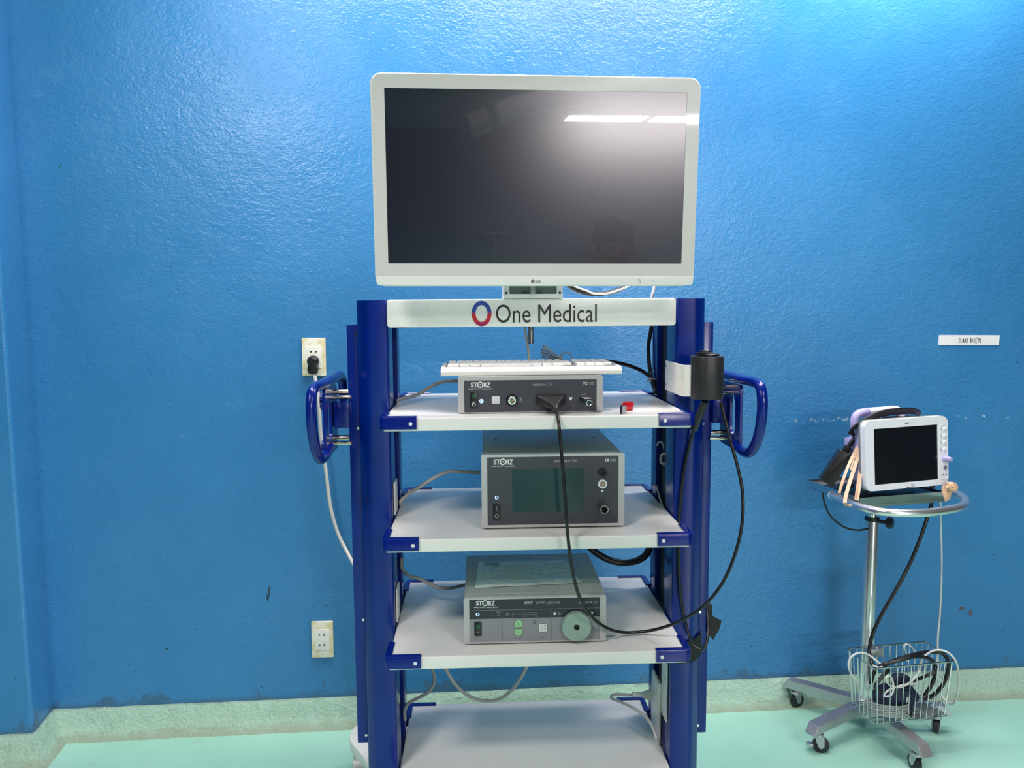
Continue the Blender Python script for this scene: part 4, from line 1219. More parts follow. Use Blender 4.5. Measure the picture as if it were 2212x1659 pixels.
ct = [Vector((p.x, p.y, max(p.z, Z4 + .005))) for p in ct]
obj('cord', MB().tube([p - pg for p in ct], .0037, n=10), M['cable_l'], plg)

# ================================================================== WALL THINGS
WM = Matrix.Identity(4)
def wallbox(px0, px1, py0, py1):
    a, b = atY(px0, (py0 + py1) / 2, WALL_Y), atY(px1, (py0 + py1) / 2, WALL_Y)
    c, d = atY((px0 + px1) / 2, py1, WALL_Y), atY((px0 + px1) / 2, py0, WALL_Y)
    return a.x, b.x, c.z, d.z
def outlet(px0, px1, py0, py1, label):
    x0, x1, z0, z1 = wallbox(px0, px1, py0, py1)
    cx, cz = (x0 + x1) / 2, (z0 + z1) / 2
    o = Matrix.Translation((cx, WALL_Y, cz)) @ Matrix.Rotation(.008, 4, 'Y')
    t = thing('wall_outlet', label, 'wall outlet', o, 'outlets on the blue wall')
    w, h = (x1 - x0) / 2, (z1 - z0) / 2
    obj('plate', MB().prism(rr_pts(-w, w, -h, h, .002), -.009, 0, 'y', bev=.0018), M['outlet'], t)
    ins = obj('socket_insert', MB().prism(rr_pts(-w * .66, w * .66, -h * .58, h * .58, .0015), -.0105, -.004, 'y', bev=.0008), M['outlet2'], t)
    for zz in (h * .28, -h * .28):
        for s in (-1, 1):
            obj('slot', MB().prism([(s * .0045, zz), (s * .0105, zz + .0042), (s * .0105, zz - .0042)] if s < 0 else [(s * .0105, zz), (s * .0045, zz + .0042), (s * .0045, zz - .0042)], -.0108, -.006, 'y'), M['channel'], ins)
    obj('screw_hole', MB().cyl((0, -.0093, -h * .80), (0, -.006, -h * .80), .0018, n=10), M['black'], t)
    return t, (cx, cz, w, h)
t1, (ox, oz, ow, oh) = outlet(653.5, 704.5, 730, 812, 'yellowed upper wall outlet with a black plug in it, beside the left handle')
t2, _ = outlet(674, 720.5, 1341, 1418, 'yellowed lower wall outlet with four bare slots, left of the cart')
# plug and cord out of the upper outlet
pp = Vector((ox - .001, WALL_Y - .012, oz - oh * .34))
pc = thing('mains_lead', 'light grey mains lead with a black plug hanging from the upper wall outlet', 'cord', Matrix.Translation(pp))
obj('plug', MB().lathe([(0, .0175), (-.002, .0185), (-.013, .018), (-.020, .0145), (-.024, .010), (-.024, 0)], (0, .001, .008), (0, 1, 0), 24), M['black'], pc)
obj('plug_neck', MB().prism(round_poly([(-.0125, .004), (-.0165, -.016), (-.013, -.030), (.013, -.030), (.0165, -.016), (.0125, .004)], .004), -.022, 0, 'y', bev=.004), M['black'], pc)
W_ = lambda x, y, yy: atY(x, y, yy)
ctp = [Vector((ox, WALL_Y - .022, pp.z - .024)), W_(681, 818, 2.418), W_(686, 845, 2.41), W_(690, 890, 2.40), W_(693, 940, 2.40), W_(700, 988, 2.40), W_(706, 1035, 2.40), W_(710, 1070, 2.40), W_(717, 1110, 2.40), W_(731, 1155, 2.40), W_(752, 1197, 2.38), W_(768, 1226, 2.34), W_(790, 1262, 2.28), W_(815, 1290, 2.22)]
obj('cord', MB().tube([p - pp for p in ctp], .0056, n=10), M['cable_l'], pc)

# paper strip with its printed words
s0, s1, sz0, sz1 = wallbox(2026.8, 2158.5, 724, 745.5)
sg = thing('paper_sign', 'narrow white paper label reading DAO ĐIỆN on the blue wall above the trolley', 'paper sign', Matrix.Translation(((s0 + s1) / 2, WALL_Y - .0005, (sz0 + sz1) / 2)) @ Matrix.Rotation(.012, 4, 'Y'))
sw_, sh2 = (s1 - s0) / 2, (sz1 - sz0) / 2
obj('paper', MB().prism([(-sw_, -sh2), (sw_ * .985, -sh2), (sw_, sh2), (-sw_ * .99, sh2)], -.0012, .0003, 'y'), M['paper'], sg)
def serif_word(mb, x0, x1, z0, z1, y):
    """DAO ĐIỆN in thick-and-thin roman capitals"""
    H_ = z1 - z0
    TH, TN = H_ * .19, H_ * .07
    adv = {'D': .80, 'A': .80, 'O': .84, ' ': .34, 'Đ': .80, 'I': .42, 'Ệ': .70, 'N': .80}
    tot = sum(adv[c] for c in 'DAO ĐIỆN'); k = (x1 - x0) / tot
    x = x0
    def R(a, b, c, d): put_rect(mb, x + a * k, x + b * k, z0 + c * H_, z0 + d * H_, y)
    def LN(a, b, c, d, w): put_line(mb, (x + a * k, z0 + b * H_), (x + c * k, z0 + d * H_), w, y)
    def stem(a):
        R(a - .09, a + .09, 0, 1); R(a - .16, a + .16, 0, .05); R(a - .16, a + .16, .95, 1)
    for c in 'DAO ĐIỆN':
        if c in 'DĐ':
            stem(.22); R(.2, .40, 0, .05); R(.2, .40, .95, 1)
            A, B = [], []
            for j in range(17):
                t = math.radians(-90 + 180 * j / 16)
                A.append(mb.bm.verts.new((x + (.36 + .36 * math.cos(t)) * k, y, z0 + (.5 + .5 * math.sin(t)) * H_)))
                B.append(mb.bm.verts.new((x + (.36 + .20 * math.cos(t)) * k, y, z0 + (.5 + .45 * math.sin(t)) * H_)))
            for j in range(16): mb.bm.faces.new((A[j], A[j + 1], B[j + 1], B[j]))
            if c == 'Đ': R(.02, .42, .47, .55)
        elif c == 'A':
            LN(.10, 0, .40, 1, TN); LN(.64, 0, .38, 1, TH); R(.22, .55, .32, .38); R(.0, .24, 0, .05); R(.48, .80, 0, .05)
        elif c == 'O':
            A, B = [], []
            for j in range(24):
                t = 2 * PI * j / 24
                A.append(mb.bm.verts.new((x + (.42 + .38 * math.cos(t)) * k, y, z0 + (.5 + .52 * math.sin(t)) * H_)))
                B.append(mb.bm.verts.new((x + (.42 + .20 * math.cos(t)) * k, y, z0 + (.5 + .46 * math.sin(t)) * H_)))
            for j in range(24): mb.bm.faces.new((A[j], A[(j + 1) % 24], B[(j + 1) % 24], B[j]))
        elif c == 'I': stem(.21)
        elif c == 'Ệ':
            stem(.20); R(.2, .60, 0, .05); R(.2, .60, .95, 1); R(.2, .46, .48, .53); R(.56, .60, 0, .22); R(.54, .58, .8, 1); R(.44, .47, .38, .63)
            LN(.18, 1.10, .36, 1.26, TN); LN(.36, 1.26, .54, 1.10, TN)
            put_disc(mb, x + .36 * k, z0 - .16 * H_, H_ * .08, y, 10)
        elif c == 'N':
            LN(.14, 0, .14, 1, TN); LN(.14, 1, .64, 0, TH); LN(.64, 0, .64, 1, TN); R(.02, .26, 0, .05); R(.50, .78, .95, 1); R(.02, .2, .95, 1)
        x += adv[c] * k
    return mb
a, b = wallbox(2069, 2119, 730, 739.5)[0:2]
obj('lettering', serif_word(MB(), a - (s0 + s1) / 2, b - (s0 + s1) / 2, -.0085, .0060, -.0014), M['print_k'], sg)

# ================================================================== MONITOR TROLLEY
PO = Vector((1.285, 2.245, 0))
tr = thing('monitor_trolley', 'steel rolling stand with tray, push bar and wire basket at the right', 'trolley', Matrix.Translation(PO))
def tro(name, mb, mat, parent=None, ang=40):
    return obj(name, mb.shift(-PO), mat, tr if parent is None else parent, None, ang)
TZ = .800
POT = .69
tro('pole', MB().lathe([(.09, .020), (POT, .0195), (POT + .004, .018)], (PO.x, PO.y, 0), (0, 0, 1), 28), M['satin'])
tro('inner_pole', MB().lathe([(POT - .02, .0145), (TZ - .02, .0145)], (PO.x, PO.y, 0), (0, 0, 1), 24), M['chrome'])
tro('collar', MB().lathe([(POT - .006, .0205), (POT - .005, .0215), (POT + .004, .0215), (POT + .006, .018)], (PO.x, PO.y, 0), (0, 0, 1), 24), M['black'])
kp = atY(1908, 1129, 2.215)
tro('clamp_knob', MB().lathe([(0, .006), (.022, .006), (.024, .014), (.030, .0175), (.040, .0175), (.044, .013), (.044, 0)], (PO.x + .012, PO.y - .012, kp.z), (.72, -.69, .0), 20), M['black'])
tro('hub', MB().lathe([(.052, .030), (.056, .034), (.100, .034), (.104, .030), (.115, .023)], (PO.x, PO.y, 0), (0, 0, 1), 24), M['steel2'])
for k, (ang, R_) in enumerate(((135, .262), (207, .268), (279, .268), (351, .262), (62, .160))):
    a = math.radians(ang)
    Ml = Matrix.Translation(PO) @ Matrix.Rotation(a, 4, 'Z')
    # leg: box section, slanted end, slightly falling outwards
    pr_ = [(.015, .072), (R_, .066), (R_ - .020, .096), (.015, .104)]
    m_ = MB()
    A = [m_.bm.verts.new((r, -.0185, z)) for r, z in pr_]; B = [m_.bm.verts.new((r, .0185, z)) for r, z in pr_]
    m_.bm.faces.new(A); m_.bm.faces.new(B[::-1])
    for j in range(4): m_.bm.faces.new((A[j], B[j], B[(j + 1) % 4], A[(j + 1) % 4]))
    bmesh.ops.recalc_face_normals(m_.bm, faces=m_.bm.faces)
    bmesh.ops.bevel(m_.bm, geom=list(m_.bm.edges), offset=.0022, segments=2, affect='EDGES')
    leg = tro('leg', m_.mat(Ml), M['steel2'])
    # caster under its end
    cx, cy = PO.x + (R_ - .042) * math.cos(a), PO.y + (R_ - .042) * math.sin(a)
    sw_a = math.radians((20, -18, 96, 60, 40)[k])
    Mc = Matrix.Translation((cx, cy, 0)) @ Matrix.Rotation(sw_a, 4, 'Z')
    wheel_x = .008
    cs = tro('caster', MB().lathe([(.066, .007), (.060, .007), (.0595, .0150), (.054, .0165), (.050, .0150)], (0, 0, 0), (0, 0, 1), 22).mat(Mc), M['steel2'])
    tro('wheel', MB().lathe([(-.0085, .008), (-.0085, .0200), (-.006, .0240), (.006, .0240), (.0085, .0200), (.0085, .008)], (wheel_x, 0, .0242), (0, 1, 0), 28).mat(Mc), M['tire'], cs)
    m_ = MB()
    for s in (-1, 1):
        m_.prism(round_poly([(-.012, .053), (wheel_x - .009, .022), (wheel_x, .014), (wheel_x + .009, .022), (.016, .053)], .004), s * .0105 - .001, s * .0105 + .001, 'y')
    m_.box(-.013, .016, -.0115, .0115, .050, .054, .001)
    m_.cyl((wheel_x, -.0125, .0242), (wheel_x, .0125, .0242), .0036, n=12)
    tro('fork', m_.mat(Mc), M['steel2'], cs)
    if k == 1:
        tro('brake_pedal', MB().box(-.034, -.014, -.008, .008, .016, .026, .003).mat(Mc), M['steel2'], cs)

# tray: its own frame, u to the right along the front lip, v to the back
A_TR = math.atan2(.049, .286)
TM = Matrix.Translation((1.149, 2.076, TZ)) @ Matrix.Rotation(A_TR, 4, 'Z')
TW, TD = .290, .246
def trm(mb): return mb.mat(TM)
ty = tro('tray', trm(MB().box(0, TW, 0, TD, -.0215, -.0200)), M['steel2'])
for nm, bx in (('lip', (0, TW, 0, .0016, -.030, 0)), ('lip', (0, TW, TD - .0016, TD, -.030, 0)), ('lip', (0, .0016, 0, TD, -.030, 0)), ('lip', (TW - .0016, TW, 0, TD, -.030, 0))):
    tro(nm, trm(MB().box(*bx)), M['steel'], ty)
tro('under_bracket', trm(MB().box(.09, .20, .06, .22, -.034, -.0216, .002)), M['steel2'], ty)
cpm = crop(1730, 860, 5.53)
tb = [atZ(*cpm(x, y), TZ - .013) for x, y in ((372, 1160), (440, 1188), (520, 1222), (640, 1277), (800, 1325), (1000, 1361), (1250, 1374), (1500, 1368), (1720, 1342), (1880, 1308), (1962, 1262), (1958, 1208), (1900, 1162), (1800, 1124), (1700, 1100))]
tro('push_bar', MB().tube(tb, .0112, n=16, sm=6), M['satin'], None, 60)
tro('bar_end_cap', MB().cyl(tb[0], tb[0] + (tb[0] - tb[1]).normalized() * .003, .0118, n=20), M['print_w'])

# wire basket
RIM = [Vector(p) for p in ((1.188, 2.187, .30), (1.198, 2.053, .30), (1.462, 2.078, .30), (1.458, 2.214, .30))]
ctr = sum(RIM, Vector()) / 4
BOT = [Vector((ctr.x + (p.x - ctr.x) * .90, ctr.y + (p.y - ctr.y) * .90, .128)) for p in RIM]
def bpt(ring, side, f): return ring[side].lerp(ring[(side + 1) % 4], f)
bk_ = tro('basket', MB().tube([p + Vector((0, 0, 0)) for p in RIM], .0026, n=8, sm=1, closed=True), M['steel'])
tro('bottom_wire', MB().tube(BOT, .0020, n=8, sm=1, closed=True), M['steel'], bk_)
for side, n_ in ((0, 6), (1, 12), (2, 6), (3, 12)):
    for k in range(n_):
        f = (k + .5) / n_ if side in (0, 2) else k / n_ + .5 / n_
        tro('upright_wire', MB().tube([bpt(RIM, side, f), bpt(BOT, side, f)], .0014, n=6, sm=1), M['steel'], bk_)
for k in range(6):
    f = (k + .5) / 6
    tro('floor_wire', MB().tube([bpt(BOT, 0, f), bpt(BOT, 2, 1 - f)], .0014, n=6, sm=1), M['steel'], bk_)
for k in range(9):
    f = (k + .5) / 9
    tro('floor_wire', MB().tube([bpt(BOT, 1, f), bpt(BOT, 3, 1 - f)], .0014, n=6, sm=1), M['steel'], bk_)
tro('basket_clamp', MB().box(1.262, 1.308, 2.190, 2.226, .268, .292, .002), M['steel2'], bk_)

# ---- patient monitor strapped on the tray
PMM = Matrix.Translation((1.24 * 1.04498, 1.24 * 1.69065, 1.345 - 1.24 * (1.345 - 1.00158))) @ Matrix.Rotation(math.radians(8.978), 4, 'Z') @ Matrix.Rotation(math.radians(-1.212), 4, 'Y') @ Matrix.Rotation(math.radians(-3.457), 4, 'X')
pm = thing('patient_monitor', 'small white patient monitor with dark screen strapped on the trolley tray', 'patient monitor', PMM)
def lp(x, y, yy=0.0): return loc_plane(*cpm(x, y), PMM, yy)
bx0, bx1, bz0, bz1 = -.1365, .1420, -.0975, .1045
sW, sH = .106, .0795
obj('bezel', MB().frame((bx0, bx1, bz0, bz1), (-sW - .001, sW + .001, -sH - .001, sH + .001), .0, .020, .020, .002, 8), M['pm_white'], pm)
obj('screen', MB().box(-sW - .0015, sW + .0015, .0022, .006, -sH - .0015, sH + .0015), M['screen2'], pm)
obj('rim', MB().frame((bx0 - .0015, bx1 + .0012, bz0 - .0015, bz1 + .0012), (bx0 + .004, bx1 - .004, bz0 + .004, bz1 - .004), .020, .026, .021, .017, 8), M['grey_bk'], pm)
obj('body', MB().prism(rr_pts(bx0 + .026, bx1 - .006, bz0 + .004, bz1 - .012, .016, 6), .026, .080, 'y', bev=.004).prism(rr_pts(bx0 + .040, bx1 - .030, bz0 + .004, bz1 - .030, .014, 6), .078, .125, 'y', bev=.006), M['pearl'], pm)
cpn = [lp(1755, 312, -.0006), lp(1755, 965, -.0006)]
bpx0 = lp(1660, 640, -.0006).x
obj('button_panel', MB().frame((bpx0, bx1 - .002, cpn[1].z, cpn[0].z), (bpx0 + .0012, bx1 - .0032, cpn[1].z + .0012, cpn[0].z - .0012), -.0009, .0004, .006, .005, 4), M['pm_white'], pm)
for x, y in ((1722, 368), (1722, 447), (1720, 528), (1720, 611)):
    c = lp(x, y, -.001)
    bt = obj('round_button', MB().lathe([(0, .0062), (.0015, .0060), (.0022, .0048), (.0024, 0)], (c.x, 0, c.z), (0, -1, 0), 20), M['pm_white'], pm)
    c = lp(x - 42, y + 4, -.001)
    m_ = MB(); put_ring(m_, c.x, c.z, .0022, .0032, -.0006, 14); put_line(m_, (c.x - .003, c.z - .003), (c.x + .003, c.z + .003), .0008, -.0006); obj('button_symbol', m_, M['print_g'], bt)
c = lp(1722, 722, -.001)
obj('dial', MB().lathe([(0, .0105), (.004, .0105), (.006, .0085), (.020, .0068), (.024, .0058), (.0255, 0)], (c.x, 0, c.z), (0, -1, 0), 24), M['pearl'], pm)
c = lp(1725, 828, -.001)
obj('round_button', MB().lathe([(0, .0060), (.0015, .0058), (.0022, .0046), (.0024, 0)], (c.x, 0, c.z), (0, -1, 0), 20), simple('dusky_violet_button', srgb(104, 100, 132), .4), pm)
for x in (1705, 1737):
    c = lp(x, 915, -.001); m_ = MB(); put_rect(m_, c.x - .0022, c.x + .0022, c.z - .0014, c.z + .0014, -.0007); obj('indicator', m_, M['print_k'], pm)
a, b = lp(1243, 308), lp(1288, 288); m_ = MB(); put_text(m_, 'BM5', a.x, b.x, a.z, b.z, -.0006, .04, .0); obj('model_lettering', m_, M['print_d'], pm)
a, b = lp(1303, 298), lp(1348, 288); m_ = MB(); put_text(m_, 'Patient', a.x, b.x, a.z, b.z, -.0006); obj('model_lettering', m_, M['print_g'], pm)
a, b = lp(1303, 306), lp(1348, 299); m_ = MB(); put_text(m_, 'Monitor', a.x, b.x, a.z, b.z, -.0006); obj('model_lettering', m_, M['print_g'], pm)
a, b = lp(1262, 1074), lp(1340, 1050); m_ = MB(); put_text(m_, 'Bionet', a.x, b.x, a.z, b.z, -.0006, .04, .15); obj('maker_lettering', m_, M['print_k'], pm)
c = lp(1325, 1062); k = abs(lp(1357, 1062).x - c.x)
m_ = MB(); put_ring(m_, c.x, c.z, k * .82, k, -.0006, 16, 5, 110, 1.0, .9); obj('maker_swoosh', m_, M['print_k'], pm)
# carrying handle and a lavender block at its back
hz = bz1 - .008
obj('carry_handle', MB().tube([(-.085, .105, bz1 - .034), (-.090, .105, bz1 - .014), (-.082, .104, hz + .014), (-.060, .103, hz + .022), (.0, .103, hz + .024), (.050, .103, hz + .024), (.068, .104, hz + .014), (.072, .105, bz1 - .030)], .0115, n=12, sm=6, flat=(0, 1, 0)), M['pm_white'], pm)
obj('handle_cover', MB().tube([(-.0905, .105, bz1 - .030), (-.091, .105, bz1 - .014), (-.083, .104, hz + .0145), (-.058, .103, hz + .0225), (-.045, .103, hz + .0232)], .0126, n=12, sm=6), M['pearl'], pm)
bl = [loc_plane(*cpm(x, y), PMM, .135) for x, y in ((515, 560), (665, 455))]
obj('side_module', MB().box(bl[0].x, bl[0].x + .055, .085, .135, bl[1].z - .050, bl[1].z, .005), M['pearl'], pm)
for fx in (bx0 + .03, bx1 - .03):
    for fy in (.03, .105):
        obj('foot', MB().cyl((fx, fy, bz0 + .006), (fx, fy, bz0 - .006 - (.006 if fy < .05 else 0.0)), .008, n=14), M['black'], pm)
# black underside slab between monitor and tray
uo = TM @ Vector((.145, .10, -.0195))
tv = single('tray_pad', MB().box(.012, TW - .012, .010, .20, -.0197, -.006, .004).mat(TM), M['black'], WM, uo, 'flat black pad in the steel tray under the patient monitor', 'pad')

# ---- power adapter brick leaning on the monitor's left side
ad0 = atY(283, 0, 1)
pA = [cpm(205, 982), cpm(352, 1030), cpm(585, 660), cpm(460, 570)]
yA0, yA1 = 2.20, 2.20
b0_, b1_ = atY(*cpm(282, 1000), 2.185), atY(*cpm(525, 640), 2.175)
ax = (b1_ - b0_).normalized()
sd = Vector((1, -.35, 0)); sd = (sd - ax * sd.dot(ax)).normalized(); nr = ax.cross(sd)
Madp = Matrix.Translation(b0_) @ Matrix((sd, nr, ax)).transposed().to_4x4()
Lb = (b1_ - b0_).length
adp = thing('power_adapter', 'black power adapter brick leaning against the left side of the patient monitor', 'power adapter', Madp)
obj('adapter_body', MB().box(-.018, .022, -.028, .028, 0, Lb, .005, 3), M['black'], adp)
obj('inlet', MB().box(-.010, .010, -.010, .010, Lb - .001, Lb + .018, .003), M['black'], adp)
obj('cord_neck', MB().lathe(corrug(0, .034, .0068, .0075), (0, 0, Lb + .016), (0.05, 0, 1), 14), M['cable_k'], adp)
adc = [Madp @ Vector((0, 0, Lb + .045)), atY(*cpm(680, 470), 2.165), atY(*cpm(735, 380), 2.16), atY(*cpm(790, 280), 2.165), atY(*cpm(870, 225), 2.175)]
Mi = Madp.inverted()
obj('cord', MB().tube([Mi @ p for p in adc], .0042, n=10), M['cable_k'], adp)

# ---- black cord coiled over the monitor's top
coil = []
for n_ in range(5):
    o = (n_ - 2) * 1.0
    yo = .0040 * n_
    coil += [atY(*cpm(572 + 14 * n_, 430 - 14 * n_), 2.150 + yo), atY(*cpm(605 + 10 * n_, 372 - 12 * n_), 2.145 + yo), atY(*cpm(735 + 8 * n_, 290 + 12 * o), 2.135 + yo), atY(*cpm(880, 216 + 15 * o), 2.132 + yo), atY(*cpm(1060, 168 + 15 * o), 2.135 + yo),
             atY(*cpm(1250, 152 + 14 * o), 2.14 + yo), atY(*cpm(1365, 158 + 13 * o), 2.15 + yo), atY(*cpm(1422 - n_ * 4, 190 + 6 * o), 2.170 + yo), atY(*cpm(1380, 222), 2.192 + yo),
             atY(*cpm(1200, 226 - 3 * o), 2.20 + yo), atY(*cpm(980, 245), 2.20 + yo), atY(*cpm(800, 330), 2.19 + yo), atY(*cpm(700, 400 + 4 * o), 2.175 + yo), atY(*cpm(620, 440 + 3 * o), 2.16 + yo)]
single('coiled_cord', MB().tube(coil, .0034, n=8, sm=4), M['cable_k'], WM, coil[5], 'black cord coiled over the top and back of the patient monitor', 'cord', ang=60)

# ---- beige rubber strap: three runs on the left, a knot on the right
sr = thing('rubber_strap', 'beige rubber strap tying the patient monitor to the tray and push bar', 'strap', Matrix.Translation(atY(*cpm(560, 1240), 2.05)))
so = atY(*cpm(560, 1240), 2.05)
def strap(pts, w, wd=(1, -.3, 0)):
    obj('strap_run', MB().band([p - so for p in pts], w, .0022, wd), M['rubber'], sr)
strap([atY(*cpm(455, 1135), 2.06), atY(*cpm(500, 990), 2.075), atY(*cpm(570, 800), 2.11), atY(*cpm(660, 610), 2.145), atY(*cpm(735, 460), 2.16)], .0075)
strap([atY(*cpm(590, 860), 2.105), atY(*cpm(640, 700), 2.13), atY(*cpm(715, 560), 2.15), atY(*cpm(745, 480), 2.155)], .006)
strap([atY(*cpm(600, 1275), 2.018), atY(*cpm(560, 1290), 2.006), atY(*cpm(528, 1250), 1.992), atY(*cpm(535, 1180), 2.012), atY(*cpm(570, 1050), 2.045), atY(*cpm(630, 860), 2.09), atY(*cpm(690, 680), 2.13), atY(*cpm(740, 540), 2.15)], .0095)
strap([atY(*cpm(650, 1215), 2.05), atY(*cpm(670, 1080), 2.065), atY(*cpm(700, 880), 2.10), atY(*cpm(722, 700), 2.13), atY(*cpm(745, 520), 2.15)], .0062)
strap([atY(*cpm(675, 1222), 2.04), atY(*cpm(700, 1080), 2.06), atY(*cpm(715, 900), 2.095), atY(*cpm(728, 700), 2.125), atY(*cpm(748, 560), 2.145)], .0062)
kx = lambda x, y, yy: atY(*cpm(x, y), yy) - so
obj('strap_knot', MB().tube([kx(1745, 1045, 2.10), kx(1760, 1025, 2.095), kx(1800, 1022, 2.09), kx(1840, 1035, 2.09), kx(1855, 1070, 2.09), kx(1835, 1100, 2.09), kx(1795, 1090, 2.085), kx(1775, 1060, 2.08), kx(1790, 1035, 2.08), kx(1830, 1060, 2.075), kx(1850, 1090, 2.075), kx(1800, 1095, 2.07), kx(1750, 1060, 2.07)], .0058, n=8, sm=5), M['rubber'], sr)
obj('strap_tail', MB().band([kx(1725, 1050, 2.085), kx(1715, 1110, 2.08), kx(1735, 1180, 2.075), kx(1748, 1222, 2.075)], .015, .003, (1, 0, 0)), M['rubber'], sr)
obj('strap_run', MB().band([kx(1690, 1065, 2.09), kx(1740, 1050, 2.085), kx(1775, 1110, 2.075), kx(1765, 1200, 2.075)], .009, .003, (1, 0, .1)), M['rubber'], sr)

# ---- leads hanging from the tray and the things in the basket
cb = crop(1660, 1360, 4.809)
wq = lambda x, y, yy: atY(*cb(x, y), yy)
cable('thin_lead', 'thin black lead drooping from the left of the tray to the trolley pole', [atY(*cpm(258, 1130), 2.20), atY(*cpm(285, 1260), 2.20), atY(*cpm(335, 1380), 2.205), atY(*cpm(420, 1475), 2.21), atY(*cpm(540, 1550), 2.215), atY(*cpm(680, 1578), 2.222), atY(*cpm(806, 1560), 2.230)], .0028, 'cable_k', WM)
hose = [atY(2013, 1083, 2.20), atY(2010, 1095, 2.19), atY(1990, 1157, 2.18), atY(1963, 1222, 2.175), atY(1932, 1280, 2.17), atY(1902, 1332, 2.17), atY(1883, 1376, 2.17), atY(1878, 1408, 2.165), wq(1058, 290, 2.15), wq(1090, 370, 2.13), wq(1160, 385, 2.11), wq(1300, 325, 2.10), wq(1480, 265, 2.10), wq(1690, 232, 2.11), wq(1810, 250, 2.105), wq(1868, 330, 2.095), wq(1860, 450, 2.095), wq(1800, 590, 2.10), wq(1700, 690, 2.11), wq(1600, 720, 2.12)]
cable('black_hose', 'thick black cable dropping from the tray and looping over the wire basket', hose, .0056, 'cable_k', WM, 'cable', 12)
loop2 = [wq(1060, 560, 2.14), wq(1100, 440, 2.13), wq(1180, 370, 2.10), wq(1330, 325, 2.09), wq(1500, 285, 2.09), wq(1640, 290, 2.10), wq(1720, 350, 2.11), wq(1735, 450, 2.11), wq(1690, 580, 2.11), wq(1620, 690, 2.11)]
cable('black_hose', 'black cable loop standing in the middle of the wire basket, its top below the rim', loop2, .0056, 'cable_k', WM, 'cable', 12)
loop3 = [wq(1250, 420, 2.10), wq(1170, 500, 2.085), wq(1110, 600, 2.08), wq(1180, 640, 2.08), wq(1330, 610, 2.085), wq(1480, 545, 2.09), wq(1640, 480, 2.10), wq(1720, 440, 2.10), wq(1740, 380, 2.11)]
cable('black_hose', 'black cable crossing low over the navy cuff in the wire basket', loop3, .0050, 'cable_k', WM, 'cable', 12)
wl = [atY(2031, 1075, 2.22), atY(2032, 1130, 2.23), atY(2034, 1200, 2.235), atY(2033, 1270, 2.24), atY(2030, 1330, 2.24), atY(2026, 1375, 2.235), wq(1758, 240, 2.232), wq(1762, 400, 2.235), wq(1765, 560, 2.235), wq(1800, 680, 2.225), wq(1850, 750, 2.20), wq(1900, 772, 2.17), wq(1945, 730, 2.12), wq(1972, 580, 2.09), wq(1972, 430, 2.07), wq(1935, 310, 2.06), wq(1860, 235, 2.07), wq(1770, 212, 2.08), wq(1690, 228, 2.09), wq(1600, 300, 2.10), wq(1560, 420, 2.11)]
cable('white_lead', 'white cable hanging down behind the trolley and looping outside the basket at the right', wl, .0029, 'cable_w', WM)
cable('white_lead', 'white cable looping over the left rim of the basket', [wq(930, 540, 2.13), wq(880, 490, 2.13), wq(838, 410, 2.12), wq(832, 350, 2.12), wq(855, 290, 2.12), wq(915, 248, 2.12), wq(985, 242, 2.12), wq(1060, 275, 2.12), wq(1130, 330, 2.11), wq(1180, 375, 2.10), wq(1150, 395, 2.09), wq(1080, 370, 2.10)], .0029, 'cable_w', WM)
cable('white_lead', 'short white cable arch rising at the back of the basket', [wq(1440, 330, 2.17), wq(1430, 240, 2.17), wq(1412, 190, 2.17), wq(1425, 152, 2.17), wq(1465, 165, 2.17), wq(1510, 215, 2.17), wq(1530, 290, 2.17)], .0024, 'cable_w', WM)
cable('white_lead', 'tangled white cable lying over the navy cuff in the basket', [wq(1600, 215, 2.12), wq(1590, 330, 2.11), wq(1560, 440, 2.09), wq(1480, 540, 2.075), wq(1360, 600, 2.07), wq(1250, 570, 2.07), wq(1220, 500, 2.07), wq(1260, 480, 2.07), wq(1300, 600, 2.068), wq(1270, 680, 2.068), wq(1200, 690, 2.07), wq(1230, 640, 2.07), wq(1380, 580, 2.07), wq(1500, 560, 2.075)], .0030, 'cable_w', WM)
# navy cuff: a plump folded pad
def blob(cx, cy, cz, rx, ry, rz, seed, amp=.18, n=5, e=2.4):
    m_ = MB()
    bmesh.ops.create_icosphere(m_.bm, subdivisions=n, radius=1)
    for v in m_.bm.verts:
        d = v.co.normalized()
        s = lambda x: math.copysign(abs(x) ** (2 / e), x)
        nz = 1 + amp * mnoise.noise(d * 1.6 + Vector((seed, 0, 0))) + amp * .35 * mnoise.noise(d * 4.5 + Vector((0, seed, 0)))
        v.co = Vector((cx + s(d.x) * rx * nz, cy + s(d.y) * ry * nz, cz + s(d.z) * rz * nz))
    return m_
c = wq(1320, 690, 2.12)
cuff = thing('pressure_cuff', 'navy blue folded blood pressure cuff lying in the wire basket', 'pressure cuff', Matrix.Translation(c))
obj('cuff_pad', blob(0, 0, .002, .062, .034, .036, 2.0), M['navy'], cuff, ang=180)
p = wq(1365, 510, 2.13) - c
obj('cuff_fold', blob(p.x, p.y, p.z, .028, .020, .014, 5.0), M['navy'], cuff, ang=180)
m_ = MB(); p1, p2 = wq(1435, 760, 2.070) - c, wq(1462, 705, 2.070) - c
put_text(m_, 'R', p1.x, p2.x, p1.z, p2.z, min(p1.y, p2.y)); obj('cuff_lettering', m_, M['print_w'], cuff)
